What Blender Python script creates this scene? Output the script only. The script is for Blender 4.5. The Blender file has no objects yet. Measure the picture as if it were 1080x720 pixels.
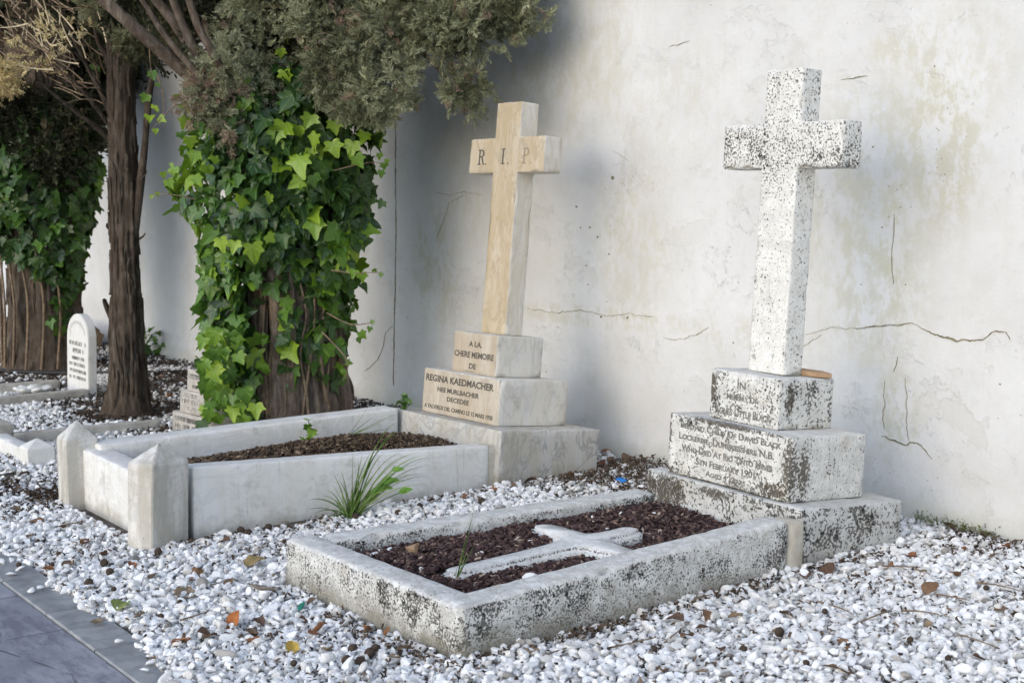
import bpy, bmesh, math, random
import numpy as np
from mathutils import Vector, Matrix, Euler, noise
random.seed(7)
rng = np.random.default_rng(7)
S = bpy.context.scene
COL = S.collection
D2R = math.radians

# ------------------------------------------------------------------ camera frame
F_PX = 1438.62
CAMZ = 1.4
B = np.array([[0.5901451878170368, 0.8072951259342454, -0.0017991495783526224],
              [-0.07495125876973706, 0.05700923716821596, 0.9955562544057115],
              [-0.8038102799200979, 0.5873878842130719, -0.0941515128633879]])
ORG = np.array([0, 0, CAMZ])
WALL_Y = 5.187


def ray(px, py):
    return B.T @ np.array([(px - 540) / F_PX, (360 - py) / F_PX, 1.0])


def at(px, py, depth):
    """point at a given distance along the optical axis"""
    return Vector(ORG + ray(px, py) * depth)


def at_y(px, py, y):
    d = ray(px, py)
    return Vector(ORG + d * (y / d[1]))


def to_px(P):
    q = (np.asarray(P) - ORG) @ B.T
    return 540 + F_PX * q[..., 0] / q[..., 2], 360 - F_PX * q[..., 1] / q[..., 2]


def gz(y):
    """height of the ground: it falls gently from the wall to the path"""
    return float(np.clip(-0.02 - 0.028 * (4.3 - y), -0.10, -0.02))


def ground_at(px, py, lift=0.0):
    d = ray(px, py)
    z = -0.06
    for _ in range(15):
        P = ORG + d * ((z - CAMZ) / d[2])
        z = gz(P[1])
    return Vector((P[0], P[1], z + lift))


# ------------------------------------------------------------------ materials
class NT:
    def __init__(s, name):
        s.m = bpy.data.materials.new(name)
        s.m.use_nodes = True
        s.t = s.m.node_tree
        s.b = s.t.nodes['Principled BSDF']
        s.out = s.t.nodes['Material Output']

    def n(s, typ, **kw):
        nd = s.t.nodes.new(typ)
        for k, v in kw.items():
            setattr(nd, k, v)
        return nd

    def set(s, sock, v):
        if hasattr(v, 'is_output') or isinstance(v, bpy.types.NodeSocket):
            s.t.links.new(v, sock)
        elif isinstance(v, (tuple, list)) and len(v) == 3 and sock.type == 'RGBA':
            sock.default_value = (*v, 1)
        else:
            sock.default_value = v

    def obj(s):
        return s.n('ShaderNodeTexCoord').outputs['Object']

    def mapv(s, vec, scale=(1, 1, 1), loc=(0, 0, 0)):
        nd = s.n('ShaderNodeMapping')
        s.set(nd.inputs['Vector'], vec)
        nd.inputs['Scale'].default_value = scale
        nd.inputs['Location'].default_value = loc
        return nd.outputs[0]

    def noise(s, vec, scale, detail=4, rough=.6, dist=0):
        nd = s.n('ShaderNodeTexNoise')
        s.set(nd.inputs['Vector'], vec)
        nd.inputs['Scale'].default_value = scale
        nd.inputs['Detail'].default_value = detail
        nd.inputs['Roughness'].default_value = rough
        nd.inputs['Distortion'].default_value = dist
        return nd.outputs[0]

    def voro(s, vec, scale, out='Distance', feature='F1', rand=1):
        nd = s.n('ShaderNodeTexVoronoi', feature=feature)
        s.set(nd.inputs['Vector'], vec)
        nd.inputs['Scale'].default_value = scale
        nd.inputs['Randomness'].default_value = rand
        return nd.outputs[out]

    def math(s, op, a, b=0.0, clamp=False):
        nd = s.n('ShaderNodeMath', operation=op, use_clamp=clamp)
        s.set(nd.inputs[0], a)
        s.set(nd.inputs[1], b)
        return nd.outputs[0]

    def step(s, v, lo, hi):
        """smooth 0..1 between lo and hi (lo>hi inverts)"""
        nd = s.n('ShaderNodeMapRange', interpolation_type='SMOOTHSTEP')
        s.set(nd.inputs['Value'], v)
        a, b, c, d = (lo, hi, 0, 1) if lo < hi else (hi, lo, 1, 0)
        nd.inputs['From Min'].default_value = a
        nd.inputs['From Max'].default_value = b
        nd.inputs['To Min'].default_value = c
        nd.inputs['To Max'].default_value = d
        return nd.outputs[0]

    def mix(s, fac, a, b, blend='MIX'):
        nd = s.n('ShaderNodeMix', data_type='RGBA', blend_type=blend)
        s.set(nd.inputs[0], fac)
        s.set(nd.inputs[6], a)
        s.set(nd.inputs[7], b)
        return nd.outputs[2]

    def ramp(s, v, stops):
        nd = s.n('ShaderNodeValToRGB')
        s.set(nd.inputs[0], v)
        e = nd.color_ramp.elements
        while len(e) < len(stops):
            e.new(.5)
        for el, (p, c) in zip(e, stops):
            el.position = p
            el.color = (*c, 1)
        return nd.outputs[0]

    def sep(s, vec):
        nd = s.n('ShaderNodeSeparateXYZ')
        s.set(nd.inputs[0], vec)
        return nd.outputs

    def attr(s, name, out='Fac'):
        return s.n('ShaderNodeAttribute', attribute_name=name).outputs[out]

    def bump(s, h, strength=.5, dist=.01, normal=None):
        nd = s.n('ShaderNodeBump')
        s.set(nd.inputs['Height'], h)
        nd.inputs['Strength'].default_value = strength
        nd.inputs['Distance'].default_value = dist
        if normal is not None:
            s.set(nd.inputs['Normal'], normal)
        return nd.outputs[0]

    def fin(s, col, rough=.8, normal=None, spec=.3, trans=None):
        s.set(s.b.inputs['Base Color'], col)
        s.set(s.b.inputs['Roughness'], rough)
        s.b.inputs['Specular IOR Level'].default_value = spec
        if normal is not None:
            s.set(s.b.inputs['Normal'], normal)
        if trans is not None:
            fac, tc = trans
            tr = s.n('ShaderNodeBsdfTranslucent')
            s.set(tr.inputs['Color'], tc)
            mx = s.n('ShaderNodeMixShader')
            mx.inputs[0].default_value = fac
            s.t.links.new(s.b.outputs[0], mx.inputs[1])
            s.t.links.new(tr.outputs[0], mx.inputs[2])
            s.t.links.new(mx.outputs[0], s.out.inputs[0])
        return s.m


M = {}


def mat_wall():
    s = NT('white_plaster')
    o = s.obj()
    X, Y, Z = s.sep(o)
    big = s.noise(s.mapv(o, (1, .2, 1)), .9, 5, .6)
    mid = s.noise(o, 4, 6, .65)
    streak = s.noise(s.mapv(o, (11, 1, .5)), 1.0, 7, .7)
    fine = s.noise(o, 60, 4, .6)
    c = s.ramp(big, [(.3, (.56, .555, .545)), (.5, (.64, .64, .635)), (.7, (.71, .712, .715))])
    c = s.mix(s.math('MULTIPLY', s.step(streak, .5, .78), .4), c, (.60, .585, .53))
    c = s.mix(s.math('MULTIPLY', s.step(mid, .5, .72), .4), c, (.56, .545, .50))
    c = s.mix(s.math('MULTIPLY', s.step(s.noise(o, 13, 8, .75), .52, .70), .3), c, (.52, .505, .46))
    # discoloured patches that the photograph shows, each with a ragged edge
    tot = None
    for (cx, cz, rx, rz, w) in [(-8.0, 1.05, .32, .45, .9), (-4.25, 1.45, .45, .6, .8), (-4.05, 1.85, .28, .3, .6), (-5.9, 1.25, .35, .5, .6),
                                (-6.2, .78, 1.0, .07, .7), (-4.2, 1.0, .35, .35, .7), (-7.6, 1.4, .3, .25, .4), (-5.0, .74, .5, .12, .6),
                                (-4.05, .45, .14, .24, .9), (-6.6, 2.3, .9, .5, .55), (-7.6, 2.3, .8, .6, .5), (-5.6, 2.0, .5, .4, .35), (-3.75, 2.05, .3, .3, .5), (-3.85, 1.75, .28, .5, 1.0), (-4.1, 1.25, .12, .45, 1.0), (-4.0, 2.15, .3, .1, .8), (-9.3, 1.6, .5, .8, .6), (-10.5, 1.9, .9, .7, .6)]:
        dx = s.math('MULTIPLY', s.math('SUBTRACT', X, cx), 1 / rx)
        dz = s.math('MULTIPLY', s.math('SUBTRACT', Z, cz), 1 / rz)
        d = s.math('ADD', s.math('MULTIPLY', dx, dx), s.math('MULTIPLY', dz, dz))
        g = s.math('MULTIPLY', s.step(d, 1.6, 0.0), w)
        tot = g if tot is None else s.math('MAXIMUM', tot, g)
    rag = s.math('ADD', s.math('MULTIPLY', s.noise(s.mapv(o, (6, 1, 3.5)), 2.0, 6, .65), .55), s.math('MULTIPLY', s.noise(s.mapv(o, (1.4, 1, 1)), 22, 9, .85), .45))
    pm = s.math('MULTIPLY', tot, s.step(rag, .45, .56))
    c = s.mix(s.math('MULTIPLY', pm, .68), c, (.49, .47, .345))
    # thin coats of whitewash flaking off in crisp edged scales
    fl = s.noise(s.mapv(o, (1, .3, 1.5)), 2.4, 10, .68, .3)
    flake = s.math('MULTIPLY', s.step(fl, .565, .575), s.step(s.noise(o, .9, 3), .42, .58))
    c = s.mix(s.math('MULTIPLY', flake, .35), c, (.56, .55, .51))
    fl2 = s.noise(s.mapv(o, (1, .3, 1.2), (7, 0, 3)), 5.5, 9, .7, .2)
    rim = s.math('MULTIPLY', s.step(s.math('ABSOLUTE', s.math('SUBTRACT', fl2, .60)), .006, .001), s.step(s.noise(o, 1.4, 3), .5, .62))
    c = s.mix(s.math('MULTIPLY', rim, .5), c, (.44, .41, .31))
    speck = s.math('MULTIPLY', s.step(s.noise(o, 85, 3, .7), .64, .70), s.step(s.noise(o, 2.6, 4), .48, .62))
    c = s.mix(s.math('MULTIPLY', speck, .5), c, (.40, .375, .28))
    # small pits and rust specks grouped in areas
    v = s.voro(o, 26)
    pit = s.math('MULTIPLY', s.step(v, .12, .07), s.step(s.noise(o, 1.7, 3), .56, .66))
    c = s.mix(s.math('MULTIPLY', pit, .8), c, (.24, .21, .15))
    v2 = s.voro(o, 9)
    pit2 = s.math('MULTIPLY', s.step(v2, .05, .03), s.step(s.noise(o, 2.3, 3), .5, .6))
    c = s.mix(pit2, c, (.10, .09, .07))
    # hairline map cracks
    wn = s.n('ShaderNodeTexNoise')
    wn.inputs['Scale'].default_value = 5
    wn.inputs['Detail'].default_value = 6
    hv = s.voro(s.mapv(s.mix(.35, o, wn.outputs['Color']), (1, .3, 1.5)), 2.6, feature='DISTANCE_TO_EDGE')
    hair = s.math('MULTIPLY', s.step(hv, .006, .001), s.step(s.noise(o, 1.9, 4), .60, .68))
    c = s.mix(s.math('MULTIPLY', hair, .4), c, (.40, .37, .30))
    # splash-back dirt along the foot of the wall
    foot = s.math('MULTIPLY', s.step(s.math('ADD', Z, s.math('MULTIPLY', s.noise(o, 5, 6, .7), -.28)), .02, -.12), .7)
    c = s.mix(foot, c, (.50, .50, .44))
    h = s.math('ADD', s.math('MULTIPLY', s.noise(o, 2.5, 5, .55), 1.0), s.math('MULTIPLY', fine, .13))
    h = s.math('ADD', h, s.math('MULTIPLY', s.noise(s.mapv(o, (14, 1, 2)), 1.5, 4, .6), .12))
    h = s.math('SUBTRACT', h, s.math('MULTIPLY', hair, .25))
    h = s.math('SUBTRACT', h, s.math('MULTIPLY', flake, .10))
    h = s.math('SUBTRACT', h, s.math('MULTIPLY', rim, .12))
    h = s.math('SUBTRACT', h, s.math('MULTIPLY', s.math('MAXIMUM', pit, pit2), .15))
    return s.fin(c, .85, s.bump(h, .55, .035), .2)


def mat_marble(name, base, dark, stain, stain_amt, vein=.5, vscale=(3, 3, 1.2), grime=0):
    s = NT(name)
    o = s.obj()
    w = s.noise(s.mapv(o, vscale), 2.2, 6, .6, 1.6)
    v = s.math('ABSOLUTE', s.math('SUBTRACT', w, .5))
    c = s.mix(s.math('MULTIPLY', s.step(v, .05, .0), vein), base, dark)
    c = s.mix(s.math('MULTIPLY', s.step(s.noise(o, 1.3, 5, .6), .4, .7), .35), c, dark)
    st = s.noise(s.mapv(o, (5, 5, 1.2)), 2.0, 6, .65)
    c = s.mix(s.math('MULTIPLY', s.step(st, .35, .62), stain_amt), c, stain)
    g = s.noise(o, 9, 6, .7)
    c = s.mix(s.math('MULTIPLY', s.step(g, .53, .74), .5), c, (.30, .285, .24))
    c = s.mix(s.math('MULTIPLY', s.step(s.noise(s.mapv(o, (26, 26, 1.6)), 1.4, 4), .60, .72), .35), c, (.27, .25, .21))
    sp = s.math('MULTIPLY', s.step(s.voro(o, 34), .11, .05), s.step(s.noise(o, 3.5, 3), .55, .65))
    c = s.mix(sp, c, (.12, .11, .09))
    if grime:
        zz = s.math('ADD', s.sep(o)[2], s.math('MULTIPLY', s.math('SUBTRACT', s.noise(o, 8, 7, .75), .5), .34))
        c = s.mix(s.math('MULTIPLY', s.step(zz, .06, -.05), grime), c, (.30, .265, .20))
    h = s.math('ADD', s.math('MULTIPLY', s.noise(o, 18, 5, .6), .5), s.math('MULTIPLY', s.noise(o, 120, 3), .12))
    return s.fin(c, .62, s.bump(h, .25, .006), .35)


def mat_lichen(name, base, mid, dens=.5, grime=0.0, blotch=1.0, scale=1.0, ochre=.3, crust=(), upper=False):
    s = NT(name)
    o = s.obj()
    nz = s.sep(s.n('ShaderNodeNewGeometry').outputs['Normal'])[2]
    side = s.step(nz, .8, .3)
    n1 = s.noise(o, 3.5, 4, .6)
    n2 = s.noise(o, 17 * scale, 6, .7)
    c = s.mix(s.step(n2, .32, .66), base, mid)
    c = s.mix(s.math('MULTIPLY', s.step(s.noise(o, 70, 5, .75), .5, .68), .45), c, (.33, .32, .295))
    c = s.mix(s.math('MULTIPLY', s.step(s.noise(s.mapv(o, (3, 3, 14)), 2.0, 5), .5, .75), .35), c, (.46, .46, .44))
    c = s.mix(s.math('MULTIPLY', s.step(s.noise(o, 5.2, 5, .6), .55, .72), ochre), c, (.50, .43, .30))
    # crusty lichen specks at three sizes, thick in some places and thin in others
    area = s.math('ADD', s.math('MULTIPLY', s.math('MULTIPLY', s.step(n1, .36, .62), s.math('ADD', s.step(s.noise(o, 10, 4, .65), .38, .60), .25)), .55), .38)
    area = s.math('MULTIPLY', area, s.math('ADD', s.math('MULTIPLY', side, .68), .32))
    if upper:
        area = s.math('ADD', s.math('MULTIPLY', area, .55), .30)
        area = s.math('MULTIPLY', area, s.math('ADD', s.math('MULTIPLY', s.step(s.math('ADD', s.sep(o)[2], s.math('MULTIPLY', n1, .3)), 1.55, 1.85), .38), .52))
    sa = s.noise(o, 95 * scale, 3, .55)
    ta = s.math('SUBTRACT', .70 - .0, s.math('MULTIPLY', area, .22 * dens / .5))
    k1 = s.step(s.math('SUBTRACT', sa, ta), 0, .035)
    sb = s.noise(o, 46 * scale, 4, .7)
    tb = s.math('SUBTRACT', .76, s.math('MULTIPLY', area, .2 * dens / .5))
    k2 = s.step(s.math('SUBTRACT', sb, tb), 0, .03)
    c = s.mix(s.math('MULTIPLY', k1, .88), c, (.085, .08, .072))
    c = s.mix(s.math('MULTIPLY', k2, .95), c, (.03, .027, .024))
    warped = s.mix(.03, o, s.n('ShaderNodeTexNoise').outputs['Color'])
    vb = s.voro(warped, 15 * scale)
    k3 = s.math('MULTIPLY', s.step(s.math('ADD', vb, s.math('MULTIPLY', s.noise(o, 60, 3), .12)), .25, .20), s.step(s.noise(o, 6.0, 3), .47, .56))
    c = s.mix(s.math('MULTIPLY', s.math('MULTIPLY', k3, blotch), area), c, (.04, .037, .033))
    k = s.math('MAXIMUM', k1, s.math('MAXIMUM', k2, k3))
    # thick dark crusts at particular places
    if crust:
        X, Y, Z = s.sep(o)
        for (cx, cy, cz, rx, ry, rz) in crust:
            tot = None
            for v, c0, r0 in ((X, cx, rx), (Y, cy, ry), (Z, cz, rz)):
                q = s.math('MULTIPLY', s.math('SUBTRACT', v, c0), 1 / r0)
                q = s.math('MULTIPLY', q, q)
                tot = q if tot is None else s.math('ADD', tot, q)
            m_ = s.step(s.math('ADD', tot, s.math('MULTIPLY', s.math('SUBTRACT', s.noise(o, 75, 5, .75), .5), 9.0)), 1.1, .5)
            c = s.mix(s.math('MULTIPLY', m_, .9), c, (.075, .062, .045))
    if grime:
        z = s.sep(o)[2]
        zz = s.math('ADD', z, s.math('MULTIPLY', s.math('SUBTRACT', s.noise(o, 7, 6, .7), .5), .30))
        gm = s.math('MULTIPLY', s.math('MULTIPLY', s.step(zz, .10, -.03), side), grime)
        c = s.mix(gm, c, (.20, .185, .145))
    h = s.math('ADD', s.math('MULTIPLY', s.noise(o, 24, 6, .65), .7), s.math('MULTIPLY', s.noise(o, 150, 3), .25))
    h = s.math('ADD', h, s.math('MULTIPLY', k, .2))
    return s.fin(c, .9, s.bump(h, .55, .008), .15)


def mat_simple(name, c1, c2, scale=20, rough=.8, bump=.3, bd=.005, spec=.3, attr=None, vscale=(1, 1, 1)):
    s = NT(name)
    o = s.obj()
    n = s.noise(s.mapv(o, vscale), scale, 5, .65)
    f = s.step(n, .3, .7)
    c = s.mix(f, c1, c2)
    return s.fin(c, rough, s.bump(n, bump, bd), spec)


def mat_random(name, stops, rough=.7, spec=.3, trans=0, bump=0, bscale=60, vary=.0):
    """colour picked for each island of the mesh from a ramp (per-instance attribute 'rnd')"""
    s = NT(name)
    c = s.ramp(s.attr('rnd'), stops)
    s_n = s.noise(s.obj(), bscale, 4, .6)
    if vary:
        c = s.mix(s.math('MULTIPLY', s.step(s_n, .4, .75), vary), c, (.10, .08, .05))
    nrm = s.bump(s_n, bump, .004) if bump else None
    return s.fin(c, rough, nrm, spec, (trans, c) if trans else None)


def mat_bark(name='cypress_bark', k=1.0):
    s = NT(name)
    o = s.obj()
    n = s.noise(s.mapv(o, (16, 16, 4.2)), 1.6, 9, .8, 1.3)
    n2 = s.noise(o, 3, 4)
    n = s.math('ADD', s.math('MULTIPLY', n, .8), s.math('MULTIPLY', s.voro(s.mapv(o, (26, 26, 9)), 1.0), .22))
    c = s.ramp(n, [(.3, tuple(k * q for q in (.045, .034, .026))), (.5, tuple(k * q for q in (.125, .096, .073))), (.72, tuple(k * q for q in (.26, .215, .175)))])
    c = s.mix(s.math('MULTIPLY', s.step(n2, .5, .7), .3), c, tuple(k * q for q in (.13, .085, .06)))
    return s.fin(c, .92, s.bump(n, 1.0, .03), .1)


def mat_leaf():
    s = NT('ivy_leaf')
    r = s.attr('rnd')
    uv = s.n('ShaderNodeUVMap').outputs[0]
    U, V, _ = s.sep(uv)
    ang = s.math('ARCTAN2', U, V)
    vein = None
    for a0 in (0, .62, -.62, 1.35, -1.35):
        d = s.math('MULTIPLY', s.math('ABSOLUTE', s.math('SUBTRACT', ang, a0)), s.math('SQRT', s.math('ADD', s.math('MULTIPLY', U, U), s.math('MULTIPLY', V, V))))
        k = s.step(d, .030, .010)
        vein = k if vein is None else s.math('MAXIMUM', vein, k)
    c = s.ramp(r, [(0, (.026, .058, .020)), (.3, (.045, .105, .022)), (.55, (.10, .21, .026)), (.78, (.20, .34, .026)), (1, (.32, .46, .035))])
    mot = s.noise(uv, 6, 3)
    c = s.mix(s.math('MULTIPLY', s.step(mot, .4, .7), .25), c, (.05, .11, .02))
    c2 = s.mix(s.math('MULTIPLY', vein, .42), c, (.25, .40, .14))
    return s.fin(c2, .33, s.bump(vein, .3, .003), .5, (.28, s.mix(.5, c, (.25, .42, .03))))


def mat_foliage(name, stops):
    s = NT(name)
    c = s.ramp(s.attr('rnd'), stops)
    return s.fin(c, .75, None, .15, (.18, c))


def mat_path():
    s = NT('dark_paving')
    o = s.obj()
    n = s.noise(o, 2.2, 6, .65)
    c = s.ramp(n, [(.3, (.18, .18, .205)), (.5, (.26, .26, .29)), (.62, (.335, .335, .365)), (.75, (.43, .43, .46))])
    c = s.mix(s.math('MULTIPLY', s.step(s.noise(s.mapv(o, (1, 3.5, 1)), 5, 8, .8), .46, .62), .7), c, (.13, .125, .165))
    warped = s.mix(.10, o, s.n('ShaderNodeTexNoise').outputs['Color'])
    e = s.voro(s.mapv(warped, (1, 1.3, 0)), 1.9, feature='DISTANCE_TO_EDGE')
    j = s.math('MULTIPLY', s.step(e, .018, .006), s.step(s.noise(o, 4, 3), .40, .52))
    c = s.mix(s.math('MULTIPLY', j, .45), c, (.075, .072, .085))
    h = s.math('SUBTRACT', s.math('ADD', s.math('MULTIPLY', n, .8), s.math('MULTIPLY', s.noise(o, 70, 3), .1)), s.math('MULTIPLY', j, .35))
    return s.fin(c, .55, s.bump(h, .8, .015), .35)


def build_materials():
    M['wall'] = mat_wall()
    M['marble'] = mat_marble('white_marble', (.68, .66, .625), (.46, .44, .40), (.62, .56, .43), .35)
    M['marble_front'] = mat_marble('ochre_stained_marble', (.54, .47, .36), (.36, .285, .19), (.42, .325, .20), .8, .75)
    M['marble_plinth'] = mat_marble('beige_stained_marble', (.53, .475, .39), (.36, .305, .235), (.40, .325, .235), .8, .5)
    M['marble_kerb'] = mat_marble('kerb_marble', (.76, .755, .735), (.54, .54, .53), (.57, .52, .42), .3, .4, (1.5, 1.5, 3), .6)
    M['marble_base'] = mat_marble('grey_veined_marble', (.56, .55, .52), (.30, .30, .30), (.42, .375, .29), .6, .9, (3, 3, 2), .7)
    M['lichen_cross'] = mat_lichen('lichen_stone', (.78, .77, .735), (.66, .645, .60), .60, 0, 1, 1.0, .2, (), True)
    M['cement'] = mat_lichen('pale_cement', (.72, .72, .71), (.58, .575, .55), .55, 0, .3, 1.2, .05)
    M['marble_side'] = mat_marble('warm_veined_marble', (.69, .66, .60), (.49, .44, .36), (.54, .45, .31), .45, .5)
    M['marble_post'] = mat_marble('stained_post_marble', (.70, .68, .64), (.42, .41, .39), (.36, .33, .27), .75, .4, (1.5, 1.5, 3), .5)
    M['lichen_plinth'] = mat_lichen('lichen_plinth_stone', (.73, .72, .685), (.55, .54, .505), .50, 0, 1.0, .9, .35,
                                   [(-.20, -.19, .64, .022, .05, .075), (-.38, -.27, .42, .014, .05, .10), (-.36, -.27, .25, .06, .05, .018), (.30, -.27, .27, .07, .05, .03), (.37, -.27, .37, .03, .05, .12), (.385, -.19, .36, .03, .03, .10), (.217, -.13, .63, .02, .025, .07), (.0, -.27, .50, .3, .05, .012), (-.05, -.27, .236, .3, .05, .006)])
    M['lichen_base'] = mat_lichen('lichen_base_stone', (.60, .60, .585), (.46, .455, .43), .54, .55, 1, .8, .3,
                                 [(-.36, -.30, .14, .09, .05, .09), (-.27, -.30, .15, .03, .05, .07), (-.46, -.30, .16, .05, .05, .05), (-.05, -.30, .2, .1, .05, .02)])
    M['lichen_kerb'] = mat_lichen('lichen_kerb_stone', (.72, .715, .69), (.48, .47, .44), .60, .9, .5, 1.25, .2)
    M['mortar'] = mat_simple('mortar', (.46, .41, .33), (.56, .52, .45), 30, .9, .4)
    M['letter'] = mat_simple('worn_letter_paint', (.05, .045, .04), (.13, .115, .09), 55, .8, .2)
    M['letter_grey'] = mat_simple('faded_letter_paint', (.10, .095, .085), (.26, .25, .23), 45, .85, .2)
    M['letter_pale'] = mat_simple('chipped_letter_paint', (.22, .18, .125), (.34, .285, .21), 60, .85, .2)
    M['gravel'] = mat_random('white_marble_chips', [(0, (.16, .145, .13)), (.015, (.34, .32, .29)), (.04, (.60, .58, .55)), (.3, (.74, .735, .72)), (1, (.86, .86, .86))], .6, .3, 0, .25, 90, .18)
    M['dirty_gravel'] = M['gravel']
    M['ground'] = mat_simple('dirt', (.06, .05, .042), (.15, .135, .115), 14, .95, .5, .02, .1)
    M['soil'] = mat_simple('dark_soil', (.020, .013, .012), (.055, .036, .032), 30, .95, .8, .02, .1)
    M['mulch'] = mat_random('bark_chips', [(0, (.028, .018, .018)), (.4, (.066, .042, .041)), (.75, (.105, .066, .062)), (.93, (.18, .115, .09)), (1, (.42, .34, .27))], .9, .15, 0, .5, 80)
    M['mulch_brown'] = mat_random('brown_bark_chips', [(0, (.030, .022, .016)), (.4, (.075, .052, .036)), (.75, (.13, .09, .06)), (1, (.28, .21, .14))], .9, .15, 0, .5, 80)
    M['bark'] = mat_bark()
    M['leaf'] = mat_leaf()
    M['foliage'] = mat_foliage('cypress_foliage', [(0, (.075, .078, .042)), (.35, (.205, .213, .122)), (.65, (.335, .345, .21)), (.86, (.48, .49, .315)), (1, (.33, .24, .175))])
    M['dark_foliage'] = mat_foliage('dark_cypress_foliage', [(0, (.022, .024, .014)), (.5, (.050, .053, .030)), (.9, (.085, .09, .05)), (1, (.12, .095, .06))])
    M['sunlit_sprig'] = mat_foliage('sun_painted_foliage', [(0, (.42, .32, .14)), (.5, (.72, .60, .33)), (1, (.84, .76, .50))])  # golden sunlight on foliage, painted into its colour
    M['twig'] = mat_simple('dry_twig', (.13, .09, .06), (.26, .19, .125), 30, .9, .3)
    M['sunlit_twig'] = mat_simple('sun_painted_dry_twig', (.58, .46, .29), (.76, .64, .44), 30, .9, .3)  # dry twigs with sun glints put into the colour
    M['path'] = mat_path()
    M['bark_dark'] = mat_bark('dark_cypress_bark', .8)
    M['bark_limb'] = mat_bark('limb_bark', 1.5)
    M['bark_brown'] = mat_bark('brown_bark', 1.7)
    M['edging'] = mat_simple('edging_stone', (.20, .205, .21), (.33, .335, .335), 9, .8, .5, .008)
    M['grass'] = mat_random('grass_blade', [(0, (.09, .18, .035)), (.6, (.19, .33, .07)), (1, (.36, .46, .16))], .5, .3, .3)
    M['crack'] = mat_simple('olive_crack', (.09, .08, .05), (.33, .30, .20), 34, .95, .3)  # olive brown tone of the cracks and pits
    M['hairline'] = mat_simple('hairline_crack', (.20, .18, .12), (.42, .39, .29), 22, .95, .3)
    M['moss'] = mat_random('moss', [(0, (.05, .07, .015)), (.6, (.12, .15, .03)), (1, (.26, .27, .07))], .9, .1, .1)
    M['hose'] = mat_simple('black_rubber', (.015, .015, .016), (.03, .03, .03), 20, .5, .1)
    M['drystone'] = mat_simple('weathered_stone', (.34, .31, .27), (.50, .47, .42), 12, .9, .4)
    M['palestone'] = mat_marble('pale_headstone', (.74, .73, .71), (.56, .56, .55), (.60, .57, .48), .3, .3)
    M['tile'] = mat_simple('terracotta', (.27, .165, .095), (.38, .26, .16), 20, .85, .3)


# ------------------------------------------------------------------ mesh helpers
def link(name, me, mats, parent=None):
    o = bpy.data.objects.new(name, me)
    COL.objects.link(o)
    if mats is not None:
        for m in (mats if isinstance(mats, (list, tuple)) else [mats]):
            me.materials.append(m)
    if parent is not None:
        o.parent = parent
    return o


def tag(o, label=None, cat=None, group=None, kind=None):
    for k, v in (('label', label), ('category', cat), ('group', group), ('kind', kind)):
        if v:
            o[k] = v
    return o


def thing(name, label, cat, loc=(0, 0, 0), rot=(0, 0, 0), group=None):
    o = bpy.data.objects.new(name, None)
    o.empty_display_size = .1
    COL.objects.link(o)
    o.location = loc
    o.rotation_euler = rot
    return tag(o, label, cat, group)


def np_mesh(name, V, F, smooth=True, attr=None, uv=None, mat_idx=None):
    """V (n,3), F (m,k) all the same k"""
    me = bpy.data.meshes.new(name)
    V = np.ascontiguousarray(V, dtype=np.float32)
    F = np.ascontiguousarray(F, dtype=np.int32)
    m, k = F.shape
    me.vertices.add(len(V))
    me.vertices.foreach_set('co', V.ravel())
    me.loops.add(m * k)
    me.loops.foreach_set('vertex_index', F.ravel())
    me.polygons.add(m)
    me.polygons.foreach_set('loop_start', np.arange(0, m * k, k, dtype=np.int32))
    me.polygons.foreach_set('use_smooth', np.full(m, smooth, dtype=bool))
    if mat_idx is not None:
        me.polygons.foreach_set('material_index', np.asarray(mat_idx, dtype=np.int32))
    if attr is not None:
        a = me.attributes.new('rnd', 'FLOAT', 'POINT')
        a.data.foreach_set('value', np.asarray(attr, dtype=np.float32))
    if uv is not None:
        l = me.uv_layers.new(name='UVMap')
        l.data.foreach_set('uv', np.asarray(uv, dtype=np.float32)[F.ravel()].ravel())
    me.update(calc_edges=True)
    return me


def scatter(protos, idx, mats4, rnd):
    """merge instances: protos [(V,F)], idx which proto, mats4 (n,3,4)"""
    Vs, Fs, As, off = [], [], [], 0
    for p, (pv, pf) in enumerate(protos):
        sel = np.nonzero(idx == p)[0]
        if not len(sel):
            continue
        T = mats4[sel]
        v = np.einsum('nij,vj->nvi', T[:, :, :3], pv) + T[:, None, :, 3]
        n, k = len(sel), len(pv)
        Vs.append(v.reshape(-1, 3))
        Fs.append((pf[None] + (np.arange(n) * k)[:, None, None]).reshape(-1, pf.shape[1]) + off)
        As.append(np.repeat(rnd[sel], k))
        off += n * k
    return np.concatenate(Vs), np.concatenate(Fs), np.concatenate(As)


def rot_mats(rx, ry, rz):
    cx, sx, cy, sy, cz, sz = np.cos(rx), np.sin(rx), np.cos(ry), np.sin(ry), np.cos(rz), np.sin(rz)
    z, o = np.zeros_like(rx), np.ones_like(rx)
    Rx = np.stack([o, z, z, z, cx, -sx, z, sx, cx], -1).reshape(-1, 3, 3)
    Ry = np.stack([cy, z, sy, z, o, z, -sy, z, cy], -1).reshape(-1, 3, 3)
    Rz = np.stack([cz, -sz, z, sz, cz, z, z, z, o], -1).reshape(-1, 3, 3)
    return Rz @ Ry @ Rx


def basis_mats(axis, normal):
    """columns X,Y(axis),Z(normal) for arrays of unit-ish vectors"""
    y = axis / np.linalg.norm(axis, axis=1, keepdims=True)
    x = np.cross(y, normal)
    x /= np.linalg.norm(x, axis=1, keepdims=True) + 1e-9
    z = np.cross(x, y)
    return np.stack([x, y, z], -1)


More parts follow.
